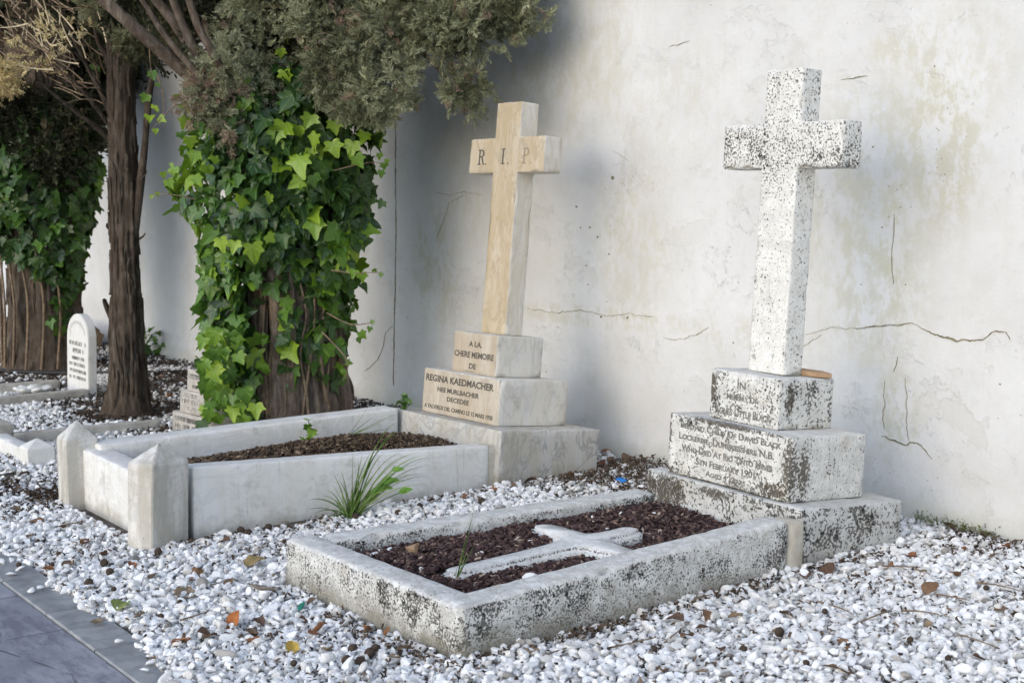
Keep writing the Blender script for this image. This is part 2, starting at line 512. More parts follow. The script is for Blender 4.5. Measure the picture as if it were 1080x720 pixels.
def solid(xs, ys, zs, occ=None, r=.008, sp=.03, amp=.0015, chip=.0, seed=0, mat=None, base=None, warp=None):
    """A stone solid on a grid of key planes; convex edges are worn round by r, with chips and an uneven surface.
    occ(i,j,k) says which cells are filled; mat(axis, sign) -> material slot."""
    def lines(keys):
        out, key = [], []
        for i in range(len(keys) - 1):
            a, b = keys[i], keys[i + 1]
            L = b - a
            rr = min(r, L * .3)
            n = max(1, int(round((L - 2 * rr) / sp)))
            pts = [a, a + rr] + [a + rr + (L - 2 * rr) * t / n for t in range(1, n)] + [b - rr]
            out += pts
            key += [i] * (len(pts))
        out.append(keys[-1])
        return np.array(out), key
    X, kx = lines(xs)
    Y, ky = lines(ys)
    Z, kz = lines(zs)
    nx, ny, nz = len(X) - 1, len(Y) - 1, len(Z) - 1
    O = np.zeros((nx + 2, ny + 2, nz + 2), bool)
    for i in range(nx):
        for j in range(ny):
            for k in range(nz):
                O[i + 1, j + 1, k + 1] = True if occ is None else occ(kx[i], ky[j], kz[k])
    vid, V, N, F, MI = {}, [], [], [], []

    def vert(i, j, k, n):
        key = (i, j, k)
        if key not in vid:
            vid[key] = len(V)
            V.append(Vector((X[i], Y[j], Z[k])))
            N.append(set())
        N[vid[key]].add(n)
        return vid[key]
    for i in range(1, nx + 1):
        for j in range(1, ny + 1):
            for k in range(1, nz + 1):
                if not O[i, j, k]:
                    continue
                a, b, c = i - 1, j - 1, k - 1
                for (di, dj, dk), quad in (((1, 0, 0), [(1, 0, 0), (1, 1, 0), (1, 1, 1), (1, 0, 1)]), ((-1, 0, 0), [(0, 0, 0), (0, 0, 1), (0, 1, 1), (0, 1, 0)]),
                                           ((0, 1, 0), [(0, 1, 0), (0, 1, 1), (1, 1, 1), (1, 1, 0)]), ((0, -1, 0), [(0, 0, 0), (1, 0, 0), (1, 0, 1), (0, 0, 1)]),
                                           ((0, 0, 1), [(0, 0, 1), (1, 0, 1), (1, 1, 1), (0, 1, 1)]), ((0, 0, -1), [(0, 0, 0), (0, 1, 0), (1, 1, 0), (1, 0, 0)])):
                    if not O[i + di, j + dj, k + dk]:
                        F.append([vert(a + q[0], b + q[1], c + q[2], (di, dj, dk)) for q in quad])
                        MI.append(mat((di, dj, dk)) if mat else 0)
    inv = {v: k for k, v in vid.items()}
    P = []
    for n, p in enumerate(V):
        i, j, k = inv[n]
        cnt = O[i:i + 2, j:j + 2, k:k + 2].sum()
        nn = Vector((0, 0, 0))
        for t in N[n]:
            nn += Vector(t)
        q = p.copy()
        s = Vector((p.x + seed * 3.7, p.y - seed * 1.3, p.z + seed * 5.1))
        if cnt <= 3 and len(N[n]) >= 2:
            w = r * (.30 if len(N[n]) == 2 else .42)
            w *= .7 + .8 * abs(noise.noise(s * 9))
            if chip:
                c = noise.noise(s * 14)
                if c > .28:
                    w += chip * (c - .28) * 3
            q -= nn * w
        elif nn.length > 0:
            q += nn.normalized() * amp * (noise.noise(s * 11) * 1.2 + noise.noise(s * 31) * .6 + noise.noise(s * 3) * 1.2)
        P.append(q)
    if warp:
        P = [warp(q) for q in P]
    return np_mesh('stone', np.array([tuple(p) for p in P]), np.array(F), True, mat_idx=MI)


def tube(path, radii, n=8, wob=0.0, seed=0, cap=True):
    """vertices and quads of a bent tapering tube"""
    path = [Vector(p) for p in path]
    V, F = [], []
    up = Vector((.3, .2, 1)).normalized()
    for i, p in enumerate(path):
        t = (path[min(i + 1, len(path) - 1)] - path[max(i - 1, 0)]).normalized()
        a = t.cross(up)
        if a.length < .1:
            a = t.cross(Vector((1, 0, 0)))
        a.normalize()
        b = t.cross(a)
        for k in range(n):
            th = 2 * math.pi * k / n
            r = radii[i] * (1 + wob * noise.noise(Vector((k * 1.7, i * .35, seed * 9.1))))
            V.append(p + (a * math.cos(th) + b * math.sin(th)) * r)
    for i in range(len(path) - 1):
        for k in range(n):
            F.append((i * n + k, i * n + (k + 1) % n, (i + 1) * n + (k + 1) % n, (i + 1) * n + k))
    return [tuple(v) for v in V], F


def tubes_mesh(list_of, n=6, wob=.1):
    V, F = [], []
    for s, (p, r) in enumerate(list_of):
        v, f = tube(p, r, n, wob, s)
        o = len(V)
        V += v
        F += [tuple(q + o for q in x) for x in f]
    return np_mesh('tubes', np.array(V), np.array(F), True)


def bezier(a, b, c, n=8):
    a, b, c = Vector(a), Vector(b), Vector(c)
    return [a * (1 - t) ** 2 + b * 2 * t * (1 - t) + c * t * t for t in [i / n for i in range(n + 1)]]


def smooth_path(pts, sub=4):
    pts = [Vector(p) for p in pts]
    out = []
    for i in range(len(pts) - 1):
        p0, p1, p2, p3 = pts[max(i - 1, 0)], pts[i], pts[i + 1], pts[min(i + 2, len(pts) - 1)]
        for k in range(sub):
            t = k / sub
            out.append(.5 * ((2 * p1) + (p2 - p0) * t + (2 * p0 - 5 * p1 + 4 * p2 - p3) * t * t + (3 * p1 - p0 - 3 * p2 + p3) * t ** 3))
    out.append(pts[-1])
    return out


def text_mesh(body, size, width, small=None, spacing=1.0):
    """lettering as a mesh in the XZ plane facing -y, scaled to the given width, centred on the origin"""
    cu = bpy.data.curves.new('text', 'FONT')
    cu.body = body.lower() if small else body
    cu.size = size / .72
    cu.align_x = 'CENTER'
    cu.space_character = spacing
    cu.extrude = .0006
    cu.offset = size * .045
    cu.resolution_u = 3
    if small:
        cu.body = body
        cu.small_caps_scale = small
        low = body.lower()
        cu.body = ''.join(ch if body[i].isupper() and (i == 0 or body[i - 1] in ' .') else low[i] for i, ch in enumerate(body))
        for i in range(len(cu.body)):
            cu.body_format[i].use_small_caps = True
    o = bpy.data.objects.new('text', cu)
    COL.objects.link(o)
    bpy.context.view_layer.update()
    dg = bpy.context.evaluated_depsgraph_get()
    me = bpy.data.meshes.new_from_object(o.evaluated_get(dg))
    bpy.data.objects.remove(o)
    bpy.data.curves.remove(cu)
    v = np.zeros(len(me.vertices) * 3, np.float32)
    me.vertices.foreach_get('co', v)
    v = v.reshape(-1, 3)
    w = v[:, 0].max() - v[:, 0].min()
    cx = (v[:, 0].max() + v[:, 0].min()) / 2
    fx = width / w
    q = np.stack([(v[:, 0] - cx) * fx, -v[:, 2], v[:, 1] - size * .5], 1)
    me.vertices.foreach_set('co', np.ascontiguousarray(q, np.float32).ravel())
    me.update()
    return me


def press_on(me, parent, off, proud=.0007):
    """lay flat lettering on the uneven face of a stone"""
    from mathutils.bvhtree import BVHTree
    pm = parent.data
    t = BVHTree.FromPolygons([v.co[:] for v in pm.vertices], [p.vertices[:] for p in pm.polygons])
    for v in me.vertices:
        h = t.ray_cast(Vector((v.co.x + off[0], -2, v.co.z + off[2])), Vector((0, 1, 0)))[0]
        if h is not None:
            v.co.y = h.y - off[1] + (-proud if v.co.y < 0 else .003)
    me.update()


def inscription(parent, lines, u0, u1, vface, z0, z1, mat):
    """lines: (text, frac from top of the centre, x0 frac, x1 frac, letter height, small caps)"""
    for (t, fy, a, b, h, sm) in lines:
        W = u1 - u0
        me = text_mesh(t, h, (b - a) * W, sm)
        loc = (u0 + W * (a + b) / 2, vface, z1 - (z1 - z0) * fy)
        press_on(me, parent, loc)
        o = link('inscription', me, mat, parent)
        o.location = loc


def serif_letter(ch, h):
    """one slab-serif capital as boxes and a ring, facing -y, base at z 0; returns verts, quads"""
    V, F = [], []

    def quad(p):
        o = len(V)
        for y in (.0012, -.0012):
            for (x, z) in p:
                V.append((x * h, y, z * h))
        F.append((o + 4, o + 5, o + 6, o + 7))
        F.append((o + 3, o + 2, o + 1, o))
        for k in range(4):
            F.append((o + k, o + (k + 1) % 4, o + 4 + (k + 1) % 4, o + 4 + k))

    def box(x0, x1, z0, z1):
        quad([(x0, z0), (x1, z0), (x1, z1), (x0, z1)])
    t = .15
    if ch == 'I':
        box(-t / 2, t / 2, .07, .93)
        box(-.2, .2, 0, .07)
        box(-.2, .2, .93, 1)
    else:
        box(-.25, -.25 + t, .07, .93)
        box(-.35, 0, 0, .07) if ch == 'P' else box(-.35, .0, 0, .07)
        box(-.35, -.1, .93, 1)
        # bowl
        n = 10
        for k in range(n):
            a0, a1 = math.pi / 2 - math.pi * k / n, math.pi / 2 - math.pi * (k + 1) / n
            ro, rz, ri, riz = .33, .26, .18, .17
            cz = .74
            quad([(math.cos(a0) * ri, cz + math.sin(a0) * riz), (math.cos(a0) * ro, cz + math.sin(a0) * rz), (math.cos(a1) * ro, cz + math.sin(a1) * rz), (math.cos(a1) * ri, cz + math.sin(a1) * riz)][::-1])
        box(-.1, .02, .91, 1)
        box(-.1, .02, .48, .57)
        if ch == 'R':
            quad([(.20, .0), (.36, .0), (.16, .50), (.0, .50)])
            box(.36, .44, 0, .07)
    box(.48, .58, 0, .1)
    return np.array(V), np.array(F)


# ------------------------------------------------------------------ proto shapes
def ico(sub):
    bm = bmesh.new()
    bmesh.ops.create_icosphere(bm, subdivisions=sub, radius=1)
    V = np.array([v.co[:] for v in bm.verts])
    F = np.array([[v.index for v in f.verts] for f in bm.faces])
    bm.free()
    return V, F


def pebble_protos(sub, n, seed):
    g = np.random.default_rng(seed)
    V0, F = ico(sub)
    out = []
    for _ in range(n):
        V = V0 * g.uniform(1.05, 1.25)
        for _k in range(9):
            d = g.normal(size=3)
            d /= np.linalg.norm(d)
            lim = g.uniform(.42, .74)
            s = V @ d
            V = V - np.where(s > lim, (s - lim) * .92, 0)[:, None] * d
        V = V * np.array([g.uniform(.95, 1.3), g.uniform(.75, 1.0), g.uniform(.5, .78)])
        out.append((V, F))
    return out


def chip_protos(n, seed):
    """bark chips: bent slivers with a thickness"""
    g = np.random.default_rng(seed)
    out = []
    base = np.array([(x, y, z) for z in (-1, 1) for x in (-1, 0, 1) for y in (-1, 1)], float)
    idx = lambda x, y, z: z * 6 + x * 2 + y
    F = []
    for x in (0, 1):
        F += [(idx(x, 0, 1), idx(x + 1, 0, 1), idx(x + 1, 1, 1), idx(x, 1, 1)), (idx(x, 0, 0), idx(x, 1, 0), idx(x + 1, 1, 0), idx(x + 1, 0, 0)),
              (idx(x, 0, 0), idx(x + 1, 0, 0), idx(x + 1, 0, 1), idx(x, 0, 1)), (idx(x, 1, 0), idx(x, 1, 1), idx(x + 1, 1, 1), idx(x + 1, 1, 0))]
    F += [(idx(0, 0, 0), idx(0, 0, 1), idx(0, 1, 1), idx(0, 1, 0)), (idx(2, 0, 0), idx(2, 1, 0), idx(2, 1, 1), idx(2, 0, 1))]
    F = np.array(F)
    for _ in range(n):
        V = base * np.array([g.uniform(.6, 1.5), g.uniform(.3, .6), g.uniform(.12, .28)])
        V[:, 2] += (base[:, 0] ** 2) * g.uniform(-.3, .3)
        V += g.normal(scale=.09, size=V.shape)
        out.append((V, F))
    return out


IVY_OUT = [(0, -.02), (.16, -.14), (.40, -.15), (.54, -.03), (.47, .13), (.66, .33), (.65, .42), (.46, .46), (.34, .50), (.25, .72), (.12, .94), (0, 1.06)]


def ivy_protos(n, seed):
    g = np.random.default_rng(seed)
    out = []
    for _ in range(n):
        lob = g.uniform(.35, 1.0)
        right = []
        for (x, y) in IVY_OUT:
            f = 1 - (1 - lob) * .0
            right.append((x * g.uniform(.9, 1.1), y * g.uniform(.95, 1.05)))
        # less lobed, heart-like forms by filling the notches
        if g.random() < .22:
            right = [(0, -.02), (.2, -.14), (.44, -.10), (.55, .06), (.56, .2), (.53, .34), (.46, .48), (.36, .62), (.24, .78), (.12, .94), (.05, 1.02), (0, 1.08)]
        left = [(-x * g.uniform(.88, 1.1), y) for (x, y) in right[1:-1]][::-1]
        pts = right + left
        V = [(0, .18, 0.0)] + [(x, y, 0) for (x, y) in pts]
        V = np.array(V, float)
        fold = g.uniform(-.05, .38)
        droop = g.uniform(.0, .42)
        V[:, 2] = np.abs(V[:, 0]) * fold - (V[:, 1] ** 2) * droop + g.normal(scale=.035, size=len(V))
        V[:, 0] += .12 * g.normal() * V[:, 1] ** 2
        V[0, 2] -= .03
        k = len(pts)
        F = np.array([(0, 1 + i, 1 + (i + 1) % k) for i in range(k)])
        F = F[:, ::-1]
        out.append((V, F))
    return out


def spray_protos(n, seed, leaf=24, thick=.035):
    """a flat scaly cypress sprig: a stem with side shoots, each a thin tapering blade"""
    g = np.random.default_rng(seed)
    out = []
    for _ in range(n):
        V, F = [], []

        def blade(p, d, L, w):
            d = d / np.linalg.norm(d)
            s = np.cross(d, g.normal(size=3))
            s /= np.linalg.norm(s)
            o = len(V)
            V.extend([p - s * w * .6, p + s * w * .6, p + d * L * .55 + s * w, p + d * L * .55 - s * w, p + d * L])
            F.extend([(o, o + 1, o + 2), (o, o + 2, o + 3), (o + 3, o + 2, o + 4)])
        bend = g.normal(scale=.22, size=3)
        for i in range(leaf):
            t = (i + .5) / leaf
            p = np.array([0, t * .85, 0]) + bend * t * t
            sgn = 1 if i % 2 else -1
            d = np.array([sgn * g.uniform(.45, .95), g.uniform(.5, .9), g.normal(scale=.45)])
            L = (.42 * (1 - t) + .14) * g.uniform(.7, 1.25)
            blade(p, d, L, thick * g.uniform(.7, 1.2))
            if g.random() < .8:
                q = p + d / np.linalg.norm(d) * L * .45
                blade(q, d + np.array([-sgn * .6, .4, g.normal(scale=.5)]), L * .55, thick * .85)
        blade(np.array([0, 0, 0.]), np.array([0, 1, 0]) + bend * .5, .95, thick * .7)
        out.append((np.array(V), np.array(F)))
    return out


build_materials()

# ------------------------------------------------------------------ setting: ground, path, wall
def ground_sheet():
    ys = [-300, -40, -6, -3, 0, 1.44, 1.5] + [1.6 + .25 * i for i in range(15)] + [6, 12, 300]
    xs = [-300, -60] + [-24 + .5 * i for i in range(56)] + [8, 30, 300]
    V, F = [], []
    for y in ys:
        for x in xs:
            z = gz(y) - (.03 if y < 1.62 else .012) + (.006 * noise.noise(Vector((x * 2, y * 2, 0))) if y > 1.6 else 0)
            V.append((x, y, z))
    n = len(xs)
    for j in range(len(ys) - 1):
        for i in range(n - 1):
            F.append((j * n + i, j * n + i + 1, (j + 1) * n + i + 1, (j + 1) * n + i))
    tag(link('ground', np_mesh('ground', np.array(V), np.array(F)), M['ground']), kind='structure')


ground_sheet()
PATH_Y = 1.535          # joint between the paving and its edging stones
pv = np.array([(-40, -3.2, -.1), (16, -3.2, -.1), (16, PATH_Y - .006, -.1), (-40, PATH_Y - .006, -.1)])
tag(link('path', np_mesh('path', pv, np.array([(0, 1, 2, 3)])), M['path']), kind='structure')


def edging():
    V, F = [], []
    x = -24.0
    g = random.Random(3)
    while x < 4:
        L = g.uniform(.48, .62)
        z = -.092 + g.uniform(-.002, .002)
        x0, x1, y0, y1, b = x + .004, x + L - .004, PATH_Y, PATH_Y + .17 + g.uniform(-.004, .004), .005
        o = len(V)
        V += [(x0, y0, -.2), (x1, y0, -.2), (x1, y1, -.2), (x0, y1, -.2), (x0, y0, z - b), (x1, y0, z - b), (x1, y1, z - b), (x0, y1, z - b),
              (x0 + b, y0 + b, z), (x1 - b, y0 + b, z), (x1 - b, y1 - b, z + g.uniform(-.002, .002)), (x0 + b, y1 - b, z)]
        for l in (0, 4):
            for k in range(4):
                F.append((o + l + k, o + l + (k + 1) % 4, o + l + 4 + (k + 1) % 4, o + l + 4 + k))
        F.append((o + 8, o + 9, o + 10, o + 11))
        x += L
    tag(link('kerb', np_mesh('kerb', np.array(V), np.array(F), False), M['edging']), kind='structure')


edging()


def build_wall():
    root = thing('plaster_wall', 'tall cracked white plaster wall running behind all the graves and trees', 'wall', (0, 0, 0))
    X = np.concatenate([np.arange(-34, -9, .25), np.arange(-9, 0.01, .06), np.arange(.3, 8, .5)])
    Zs = np.concatenate([[-.5, -.2], np.arange(-.1, 2.8, .06), np.arange(2.9, 4.9, .25)])
    V, F = [], []
    for z in Zs:
        for x in X:
            d = .010 * noise.noise(Vector((x * .8, 3, z * .8))) + .006 * noise.noise(Vector((x * 3, 7, z * 3)))
            # rough projecting render along the foot
            d += -.035 * max(0, 1 - max(0, z - .02 - .05 * noise.noise(Vector((x * 1.5, 0, 5)))) / .10) if z < .2 else 0
            V.append((x, WALL_Y + d, z))
    n = len(X)
    for j in range(len(Zs) - 1):
        for i in range(n - 1):
            F.append((j * n + i, j * n + i + 1, (j + 1) * n + i + 1, (j + 1) * n + i))
    # top and back so that it is a solid wall
    o = len(V)
    x0, x1, z0, z1 = X[0], X[-1], Zs[0], Zs[-1]
    V += [(x0, WALL_Y, z1), (x1, WALL_Y, z1), (x1, WALL_Y + .45, z1), (x0, WALL_Y + .45, z1), (x0, WALL_Y + .45, z0), (x1, WALL_Y + .45, z0)]
    F += [(o, o + 1, o + 2, o + 3), (o + 3, o + 2, o + 5, o + 4)]
    link('wall_face', np_mesh('wall', np.array(V), np.array(F)), M['wall'], root)
    cop = solid([-34, 8.2], [WALL_Y - .05, WALL_Y + .5], [4.85, 4.95], r=.01, sp=1.0)
    link('coping', cop, M['wall'], root)
    g = random.Random(5)

    def crack(px, w0, w1, jit=.006, edge=0):
        pts = [at_y(x, y, WALL_Y) for x, y in px]
        fine = []
        for a, b in zip(pts[:-1], pts[1:]):
            n = max(2, int((b - a).length / .011))
            for k in range(n):
                fine.append(a.lerp(b, k / n))
        fine.append(pts[-1])
        V, F = [], []
        N = len(fine)
        for i, p in enumerate(fine):
            t = (fine[min(i + 1, N - 1)] - fine[max(i - 1, 0)]).normalized()
            nrm = Vector((-t.z, 0, t.x))
            taper = min(1, (i + 1) / 6, (N - i) / 6) * .55
            w = (w0 + (w1 - w0) * abs(noise.noise(Vector((i * .11, w0 * 99, px[0][0]))))) * taper * g.uniform(.75, 1.25)
            c = p + nrm * jit * (noise.noise(Vector((i * .25, 3.3, px[0][1]))) * 1.7 + noise.noise(Vector((i * .8, 5.3, px[0][1]))) * .9)
            w *= 0.25 + 1.5 * max(0, .5 + noise.noise(Vector((i * .13, 1.3, px[0][0]))))
            yy = WALL_Y + .010 * noise.noise(Vector((c.x * .8, 3, c.z * .8))) + .006 * noise.noise(Vector((c.x * 3, 7, c.z * 3))) - .004
            for s, dy in ((-1, 0.006), (-1, 0), (1, 0), (1, .006)):
                V.append((c.x + nrm.x * w * s * .5, yy + dy, c.z + nrm.z * w * s * .5))
        for i in range(N - 1):
            for k in range(3):
                F.append((i * 4 + k, i * 4 + k + 1, (i + 1) * 4 + k + 1, (i + 1) * 4 + k))
        link('crack', np_mesh('crack', np.array(V), np.array(F), False), M['hairline'] if edge else M['crack'], root)
    crack([(418, 60), (417, 140), (418, 250), (416, 345), (415, 408)], .012, .017, .004)
    crack([(417, 342), (407, 350), (405, 365), (398, 380), (385, 392)], .003, .005)
    crack([(900, 346), (945, 343), (962, 341), (985, 352), (1010, 359), (1037, 358), (1050, 349), (1062, 350), (1065, 358)], .007, .016, .005)
    crack([(850, 352), (878, 345), (900, 346)], .002, .004, .006, 1)
    crack([(847, 365), (866, 352)], .004, .004, .006, 1)
    crack([(947, 376), (943, 392)], .006, .008, .003)
    crack([(934, 402), (932, 430), (932, 452)], .002, .003, .006, 1)
    crack([(955, 398), (957, 430), (958, 465)], .003, .005, .006, 1)
    crack([(930, 460), (942, 464), (955, 468), (967, 467), (976, 474), (983, 484)], .008, .016)
    crack([(960, 515), (975, 524), (990, 532)], .002, .003, .006, 1)
    crack([(943, 226), (942, 250), (940, 268), (942, 300)], .003, .006, .003, 1)
    crack([(458, 203), (475, 206), (490, 202), (510, 206)], .003, .004, .006, 1)
    crack([(490, 206), (474, 214), (468, 232), (462, 250)], .002, .003, .006, 1)
    crack([(555, 325), (585, 330), (612, 327), (640, 333), (665, 331), (690, 334)], .003, .005, .006, 1)
    crack([(700, 356), (720, 358), (735, 352), (748, 345)], .003, .004, .006, 1)
    crack([(706, 49), (720, 46), (727, 43)], .004, .007, .003)
    crack([(887, 84), (900, 82), (914, 80)], .005, .008, .003)
    # knocked-out pits in the plaster
    V, F = [], []
    for (px, py, r) in [(646, 188, .016), (622, 240, .010), (630, 250, .008), (608, 218, .01), (642, 268, .009), (618, 280, .008), (662, 335, .012), (634, 334, .012), (612, 240, .008), (620, 300, .006), (575, 392, .006), (588, 345, .006),
                        (430, 335, .006), (485, 360, .005), (1055, 405, .006), (930, 240, .006), (955, 300, .005), (985, 70, .006), (908, 300, .004), (920, 155, .006), (720, 285, .004), (600, 40, .005)]:
        c = at_y(px, py, WALL_Y)
        o = len(V)
        yy = WALL_Y + .010 * noise.noise(Vector((c.x * .8, 3, c.z * .8))) + .006 * noise.noise(Vector((c.x * 3, 7, c.z * 3))) - .0035
        V.append((c.x, yy, c.z))
        for k in range(9):
            a = k * 2 * math.pi / 9
            q = r * g.uniform(.6, 1.25)
            V.append((c.x + math.cos(a) * q, yy + .003, c.z + math.sin(a) * q * .8))
        for k in range(9):
            F.append((o, o + 1 + k, o + 1 + (k + 1) % 9))
    link('plaster_pit', np_mesh('pit', np.array(V), np.array(F), False), M['crack'], root)
    # moss growing in the angle at the foot of the wall
    return root


build_wall()

# ------------------------------------------------------------------ the two cross monuments
def front_mat(n):
    return 1 if n == (0, -1, 0) else 0


def cross_solid(hs, v0, v1, ha, z, zs, za0, za1, seed, r, chip, mat=None, amp=.0015):
    def occ(i, j, k):
        return i == 1 or k == 1
    return solid([-ha, -hs, hs, ha], [v0, v1], [z, z + za0, z + za1, z + zs], occ, r, .02, amp, chip, seed, mat)


# left: marble
LM = thing('cross_monument', 'ochre stained marble cross lettered R.I.P. on two inscribed plinths', 'grave cross',
           (-6.2676, 4.4184, -.02996), (-.09099, .00822, .04162))
o = link('base_slab', solid([-.5246, .5246], [-.3493, .3493], [-.06, .2664], r=.006, sp=.035, amp=.0015, chip=.012, seed=1, mat=front_mat), [M['marble_base'], M['marble_base']], LM)
pl = link('plinth', solid([-.3557, .3557], [-.2458, .2423], [.2679, .5171], r=.005, sp=.03, amp=.001, chip=.010, seed=2, mat=front_mat), [M['marble'], M['marble_plinth']], LM)
inscription(pl, [('REGINA KAEDMACHER', .19, .035, .925, .037, None), ('NEE MURLBACHER', .43, .20, .745, .026, None), ('DECEDEE', .62, .335, .625, .026, None),
                 ('A VALVERDE DEL CAMINO LE 12 MARS 1928', .845, .035, .935, .023, None)], -.3557, .3557, -.2458, .2679, .5171, M['letter'])
pt = link('plinth', solid([-.2007, .2007], [-.1652, .1648], [.5186, .7453], r=.005, sp=.025, amp=.001, chip=.010, seed=3, mat=front_mat), [M['marble'], M['marble_plinth']], LM)
inscription(pt, [('A LA.', .27, .36, .66, .030, None), ('CHERE MEMOIRE', .54, .04, .95, .033, None), ('DE', .82, .40, .56, .030, None)],
            -.2007, .2007, -.1652, .5186, .7453, M['letter'])
cr = link('cross', cross_solid(.1098, -.0455, .079, .3364, .7468, 1.302, .9076, 1.1042, 4, .005, .012, front_mat), [M['marble_side'], M['marble_front']], LM)
for ch, fx, mt in (('R', .165, 'letter'), ('I', .465, 'letter'), ('P', .765, 'letter_pale')):
    v, f = serif_letter(ch, .088)
    me = np_mesh('letter', v, f, False)
    loc = (-.3364 + .6728 * fx, -.0455, .7468 + .955)
    press_on(me, cr, loc)
    lt = link('inscription', me, M[mt], cr)
    lt.location = loc

# right: lichen covered stone
RM = thing('cross_monument', 'white stone cross speckled with black lichen on two inscribed plinths', 'grave cross',
           (-4.1428, 4.4272, -.02975), (-.05427, .01457, -.05306))
link('base_slab', solid([-.49, .49], [-.3012, .3012], [-.07, .2329], r=.010, sp=.03, amp=.003, chip=.02, seed=5), M['lichen_base'], RM)
pl = link('plinth', solid([-.3846, .3846], [-.273, .1685], [.2344, .5051], r=.007, sp=.03, amp=.002, chip=.016, seed=6), M['lichen_plinth'], RM)
inscription(pl, [('BELOVED CHILD OF DAVID BLACK', .15, .10, .93, .029, .74), ('LOCKERBIE, DUMFRIESSHIRE N.B.', .335, .09, .88, .030, .74), ('WHO DIED AT RIO TINTO MINES', .525, .12, .87, .030, .74),
                 ('5TH FEBRUARY 1901', .70, .25, .74, .029, .78), ('AGED 4 YEARS', .86, .34, .67, .025, .78)], -.3846, .3846, -.273, .2344, .5051, M['letter_grey'])
pt = link('plinth', solid([-.2164, .2164], [-.1898, .1294], [.5066, .724], r=.007, sp=.025, amp=.002, chip=.016, seed=7), M['lichen_plinth'], RM)
inscription(pt, [('IN', .25, .40, .52, .031, None), ('MEMORY OF', .50, .25, .70, .027, .8), ('AGNES LITTLE BLACK', .80, .08, .90, .036, .8)],
            -.2164, .2164, -.1898, .5066, .724, M['letter_grey'])
link('cross', cross_solid(.11, -.074, .040, .3609, .7255, 1.3157, .8907, 1.0868, 8, .009, .02, None, .002), M['lichen_cross'], RM)
# broken flat tile lying behind the foot of that cross, on the upper plinth
bm = bmesh.new()
pts = [(-.13, -.045), (.10, -.05), (.15, .0), (.06, .05), (-.12, .045)]
vs = [bm.verts.new((x, y, 0)) for x, y in pts]
fc = bm.faces.new(vs)
ex = bmesh.ops.extrude_face_region(bm, geom=[fc])
bmesh.ops.translate(bm, verts=[v for v in ex['geom'] if isinstance(v, bmesh.types.BMVert)], vec=(0, 0, .022))
bmesh.ops.recalc_face_normals(bm, faces=bm.faces)
bmesh.ops.bevel(bm, geom=bm.edges[:], offset=.003, segments=1, affect='EDGES')
me = bpy.data.meshes.new('tile')
bm.to_mesh(me)
bm.free()
tl = tag(link('tile_fragment', me, M['tile']), 'flat brown tile fragment lying on the upper plinth behind the lichened cross', 'tile')
tl.matrix_world = Matrix.Translation(RM.location) @ Euler(RM.rotation_euler).to_matrix().to_4x4() @ Matrix.Translation((.085, .085, .7258)) @ Matrix.Rotation(.05, 4, 'Z')


# ------------------------------------------------------------------ grave kerbs
def rail(p0, p1, w, z0a, z0b, depth, inward, seed, r=.008, amp=.002, chip=.015, sp=.035):
    """a straight kerb stone: outer edge from p0 to p1, width w towards inward; tops z0a, z0b; runs down by depth"""
    p0, p1 = Vector((*p0, 0)), Vector((*p1, 0))
    t = (p1 - p0)
    L = t.length
    t.normalize()
    n = Vector((-t.y, t.x, 0))
    if n.dot(Vector((*inward, 0))) < 0:
        n = -n

    def warp(q):
        f = q.x / L
        return p0 + t * q.x + n * q.y + Vector((0, 0, q.z + z0a * (1 - f) + z0b * f))
    me = solid([0, L], [0, w], [-depth, 0], None, r, sp, amp, chip, seed, None, None, warp)
    if t.cross(n).z < 0:
        me.flip_normals()
    return me


def post(w, d, h, peak, r, seed, below=.12):
    """a square kerb post with a low pyramid head; origin at the ground"""
    bm = bmesh.new()
    lv = [(-below, 1), (h * .5, 1), (h - .012, 1), (h, .97), (h + peak * .5, .52), (h + peak, .05)]
    rings = []
    for z, s in lv:
        ring = []
        for (sx, sy) in ((-1, -1), (0, -1), (1, -1), (1, 0), (1, 1), (0, 1), (-1, 1), (-1, 0)):
            c = .94 if sx and sy else 1
            j = noise.noise(Vector((sx * 3 + seed, sy * 3, z * 6))) * .004
            ring.append(bm.verts.new((sx * w / 2 * s * c + j, sy * d / 2 * s * c + j, z + j)))
        rings.append(ring)
    for a, b in zip(rings[:-1], rings[1:]):
        for k in range(8):
            bm.faces.new((a[k], a[(k + 1) % 8], b[(k + 1) % 8], b[k]))
    bm.faces.new(rings[-1])
    bmesh.ops.bevel(bm, geom=[e for e in bm.edges if e.calc_length() > .01], offset=r, segments=1, affect='EDGES')
    me = bpy.data.meshes.new('post')
    bm.to_mesh(me)
    bm.free()
    return me


# left grave: marble kerb with two pyramid-headed posts
LK = thing('grave_kerb', 'smooth white marble kerb with two pyramid topped posts at its foot', 'grave kerb', (-6.3, 3.2, gz(3.2)))
LKi = Matrix.Translation(LK.location).inverted()


def under(me, root_inv):
    me.transform(root_inv)
    return me


link('kerb_rail', under(rail((-5.795, 2.435), (-5.765, 4.06), .115, .25, .185, .42, (-1, 0), 11, .009, .0012, .008), LKi), M['marble_kerb'], LK)
link('kerb_rail', under(rail((-6.86, 2.33), (-6.80, 4.05), .16, .238, .285, .42, (1, 0), 12, .012, .0015, .01), LKi), M['marble_kerb'], LK)
link('kerb_rail', under(rail((-6.79, 2.265), (-5.90, 2.262), .13, .216, .200, .40, (0, 1), 13, .010, .0012, .008), LKi), M['marble_kerb'], LK)
p = link('kerb_post', post(.16, .245, .375, .075, .006, 1), M['marble_post'], LK)
p.location = Vector((-5.795, 2.265, -.075)) - LK.location
p.rotation_euler = (-.03, .01, D2R(24))
p = link('kerb_post', post(.155, .175, .345, .085, .006, 2), M['marble_post'], LK)
p.location = Vector((-6.845, 2.262, -.078)) - LK.location
p.rotation_euler = (.0, -.015, 0)
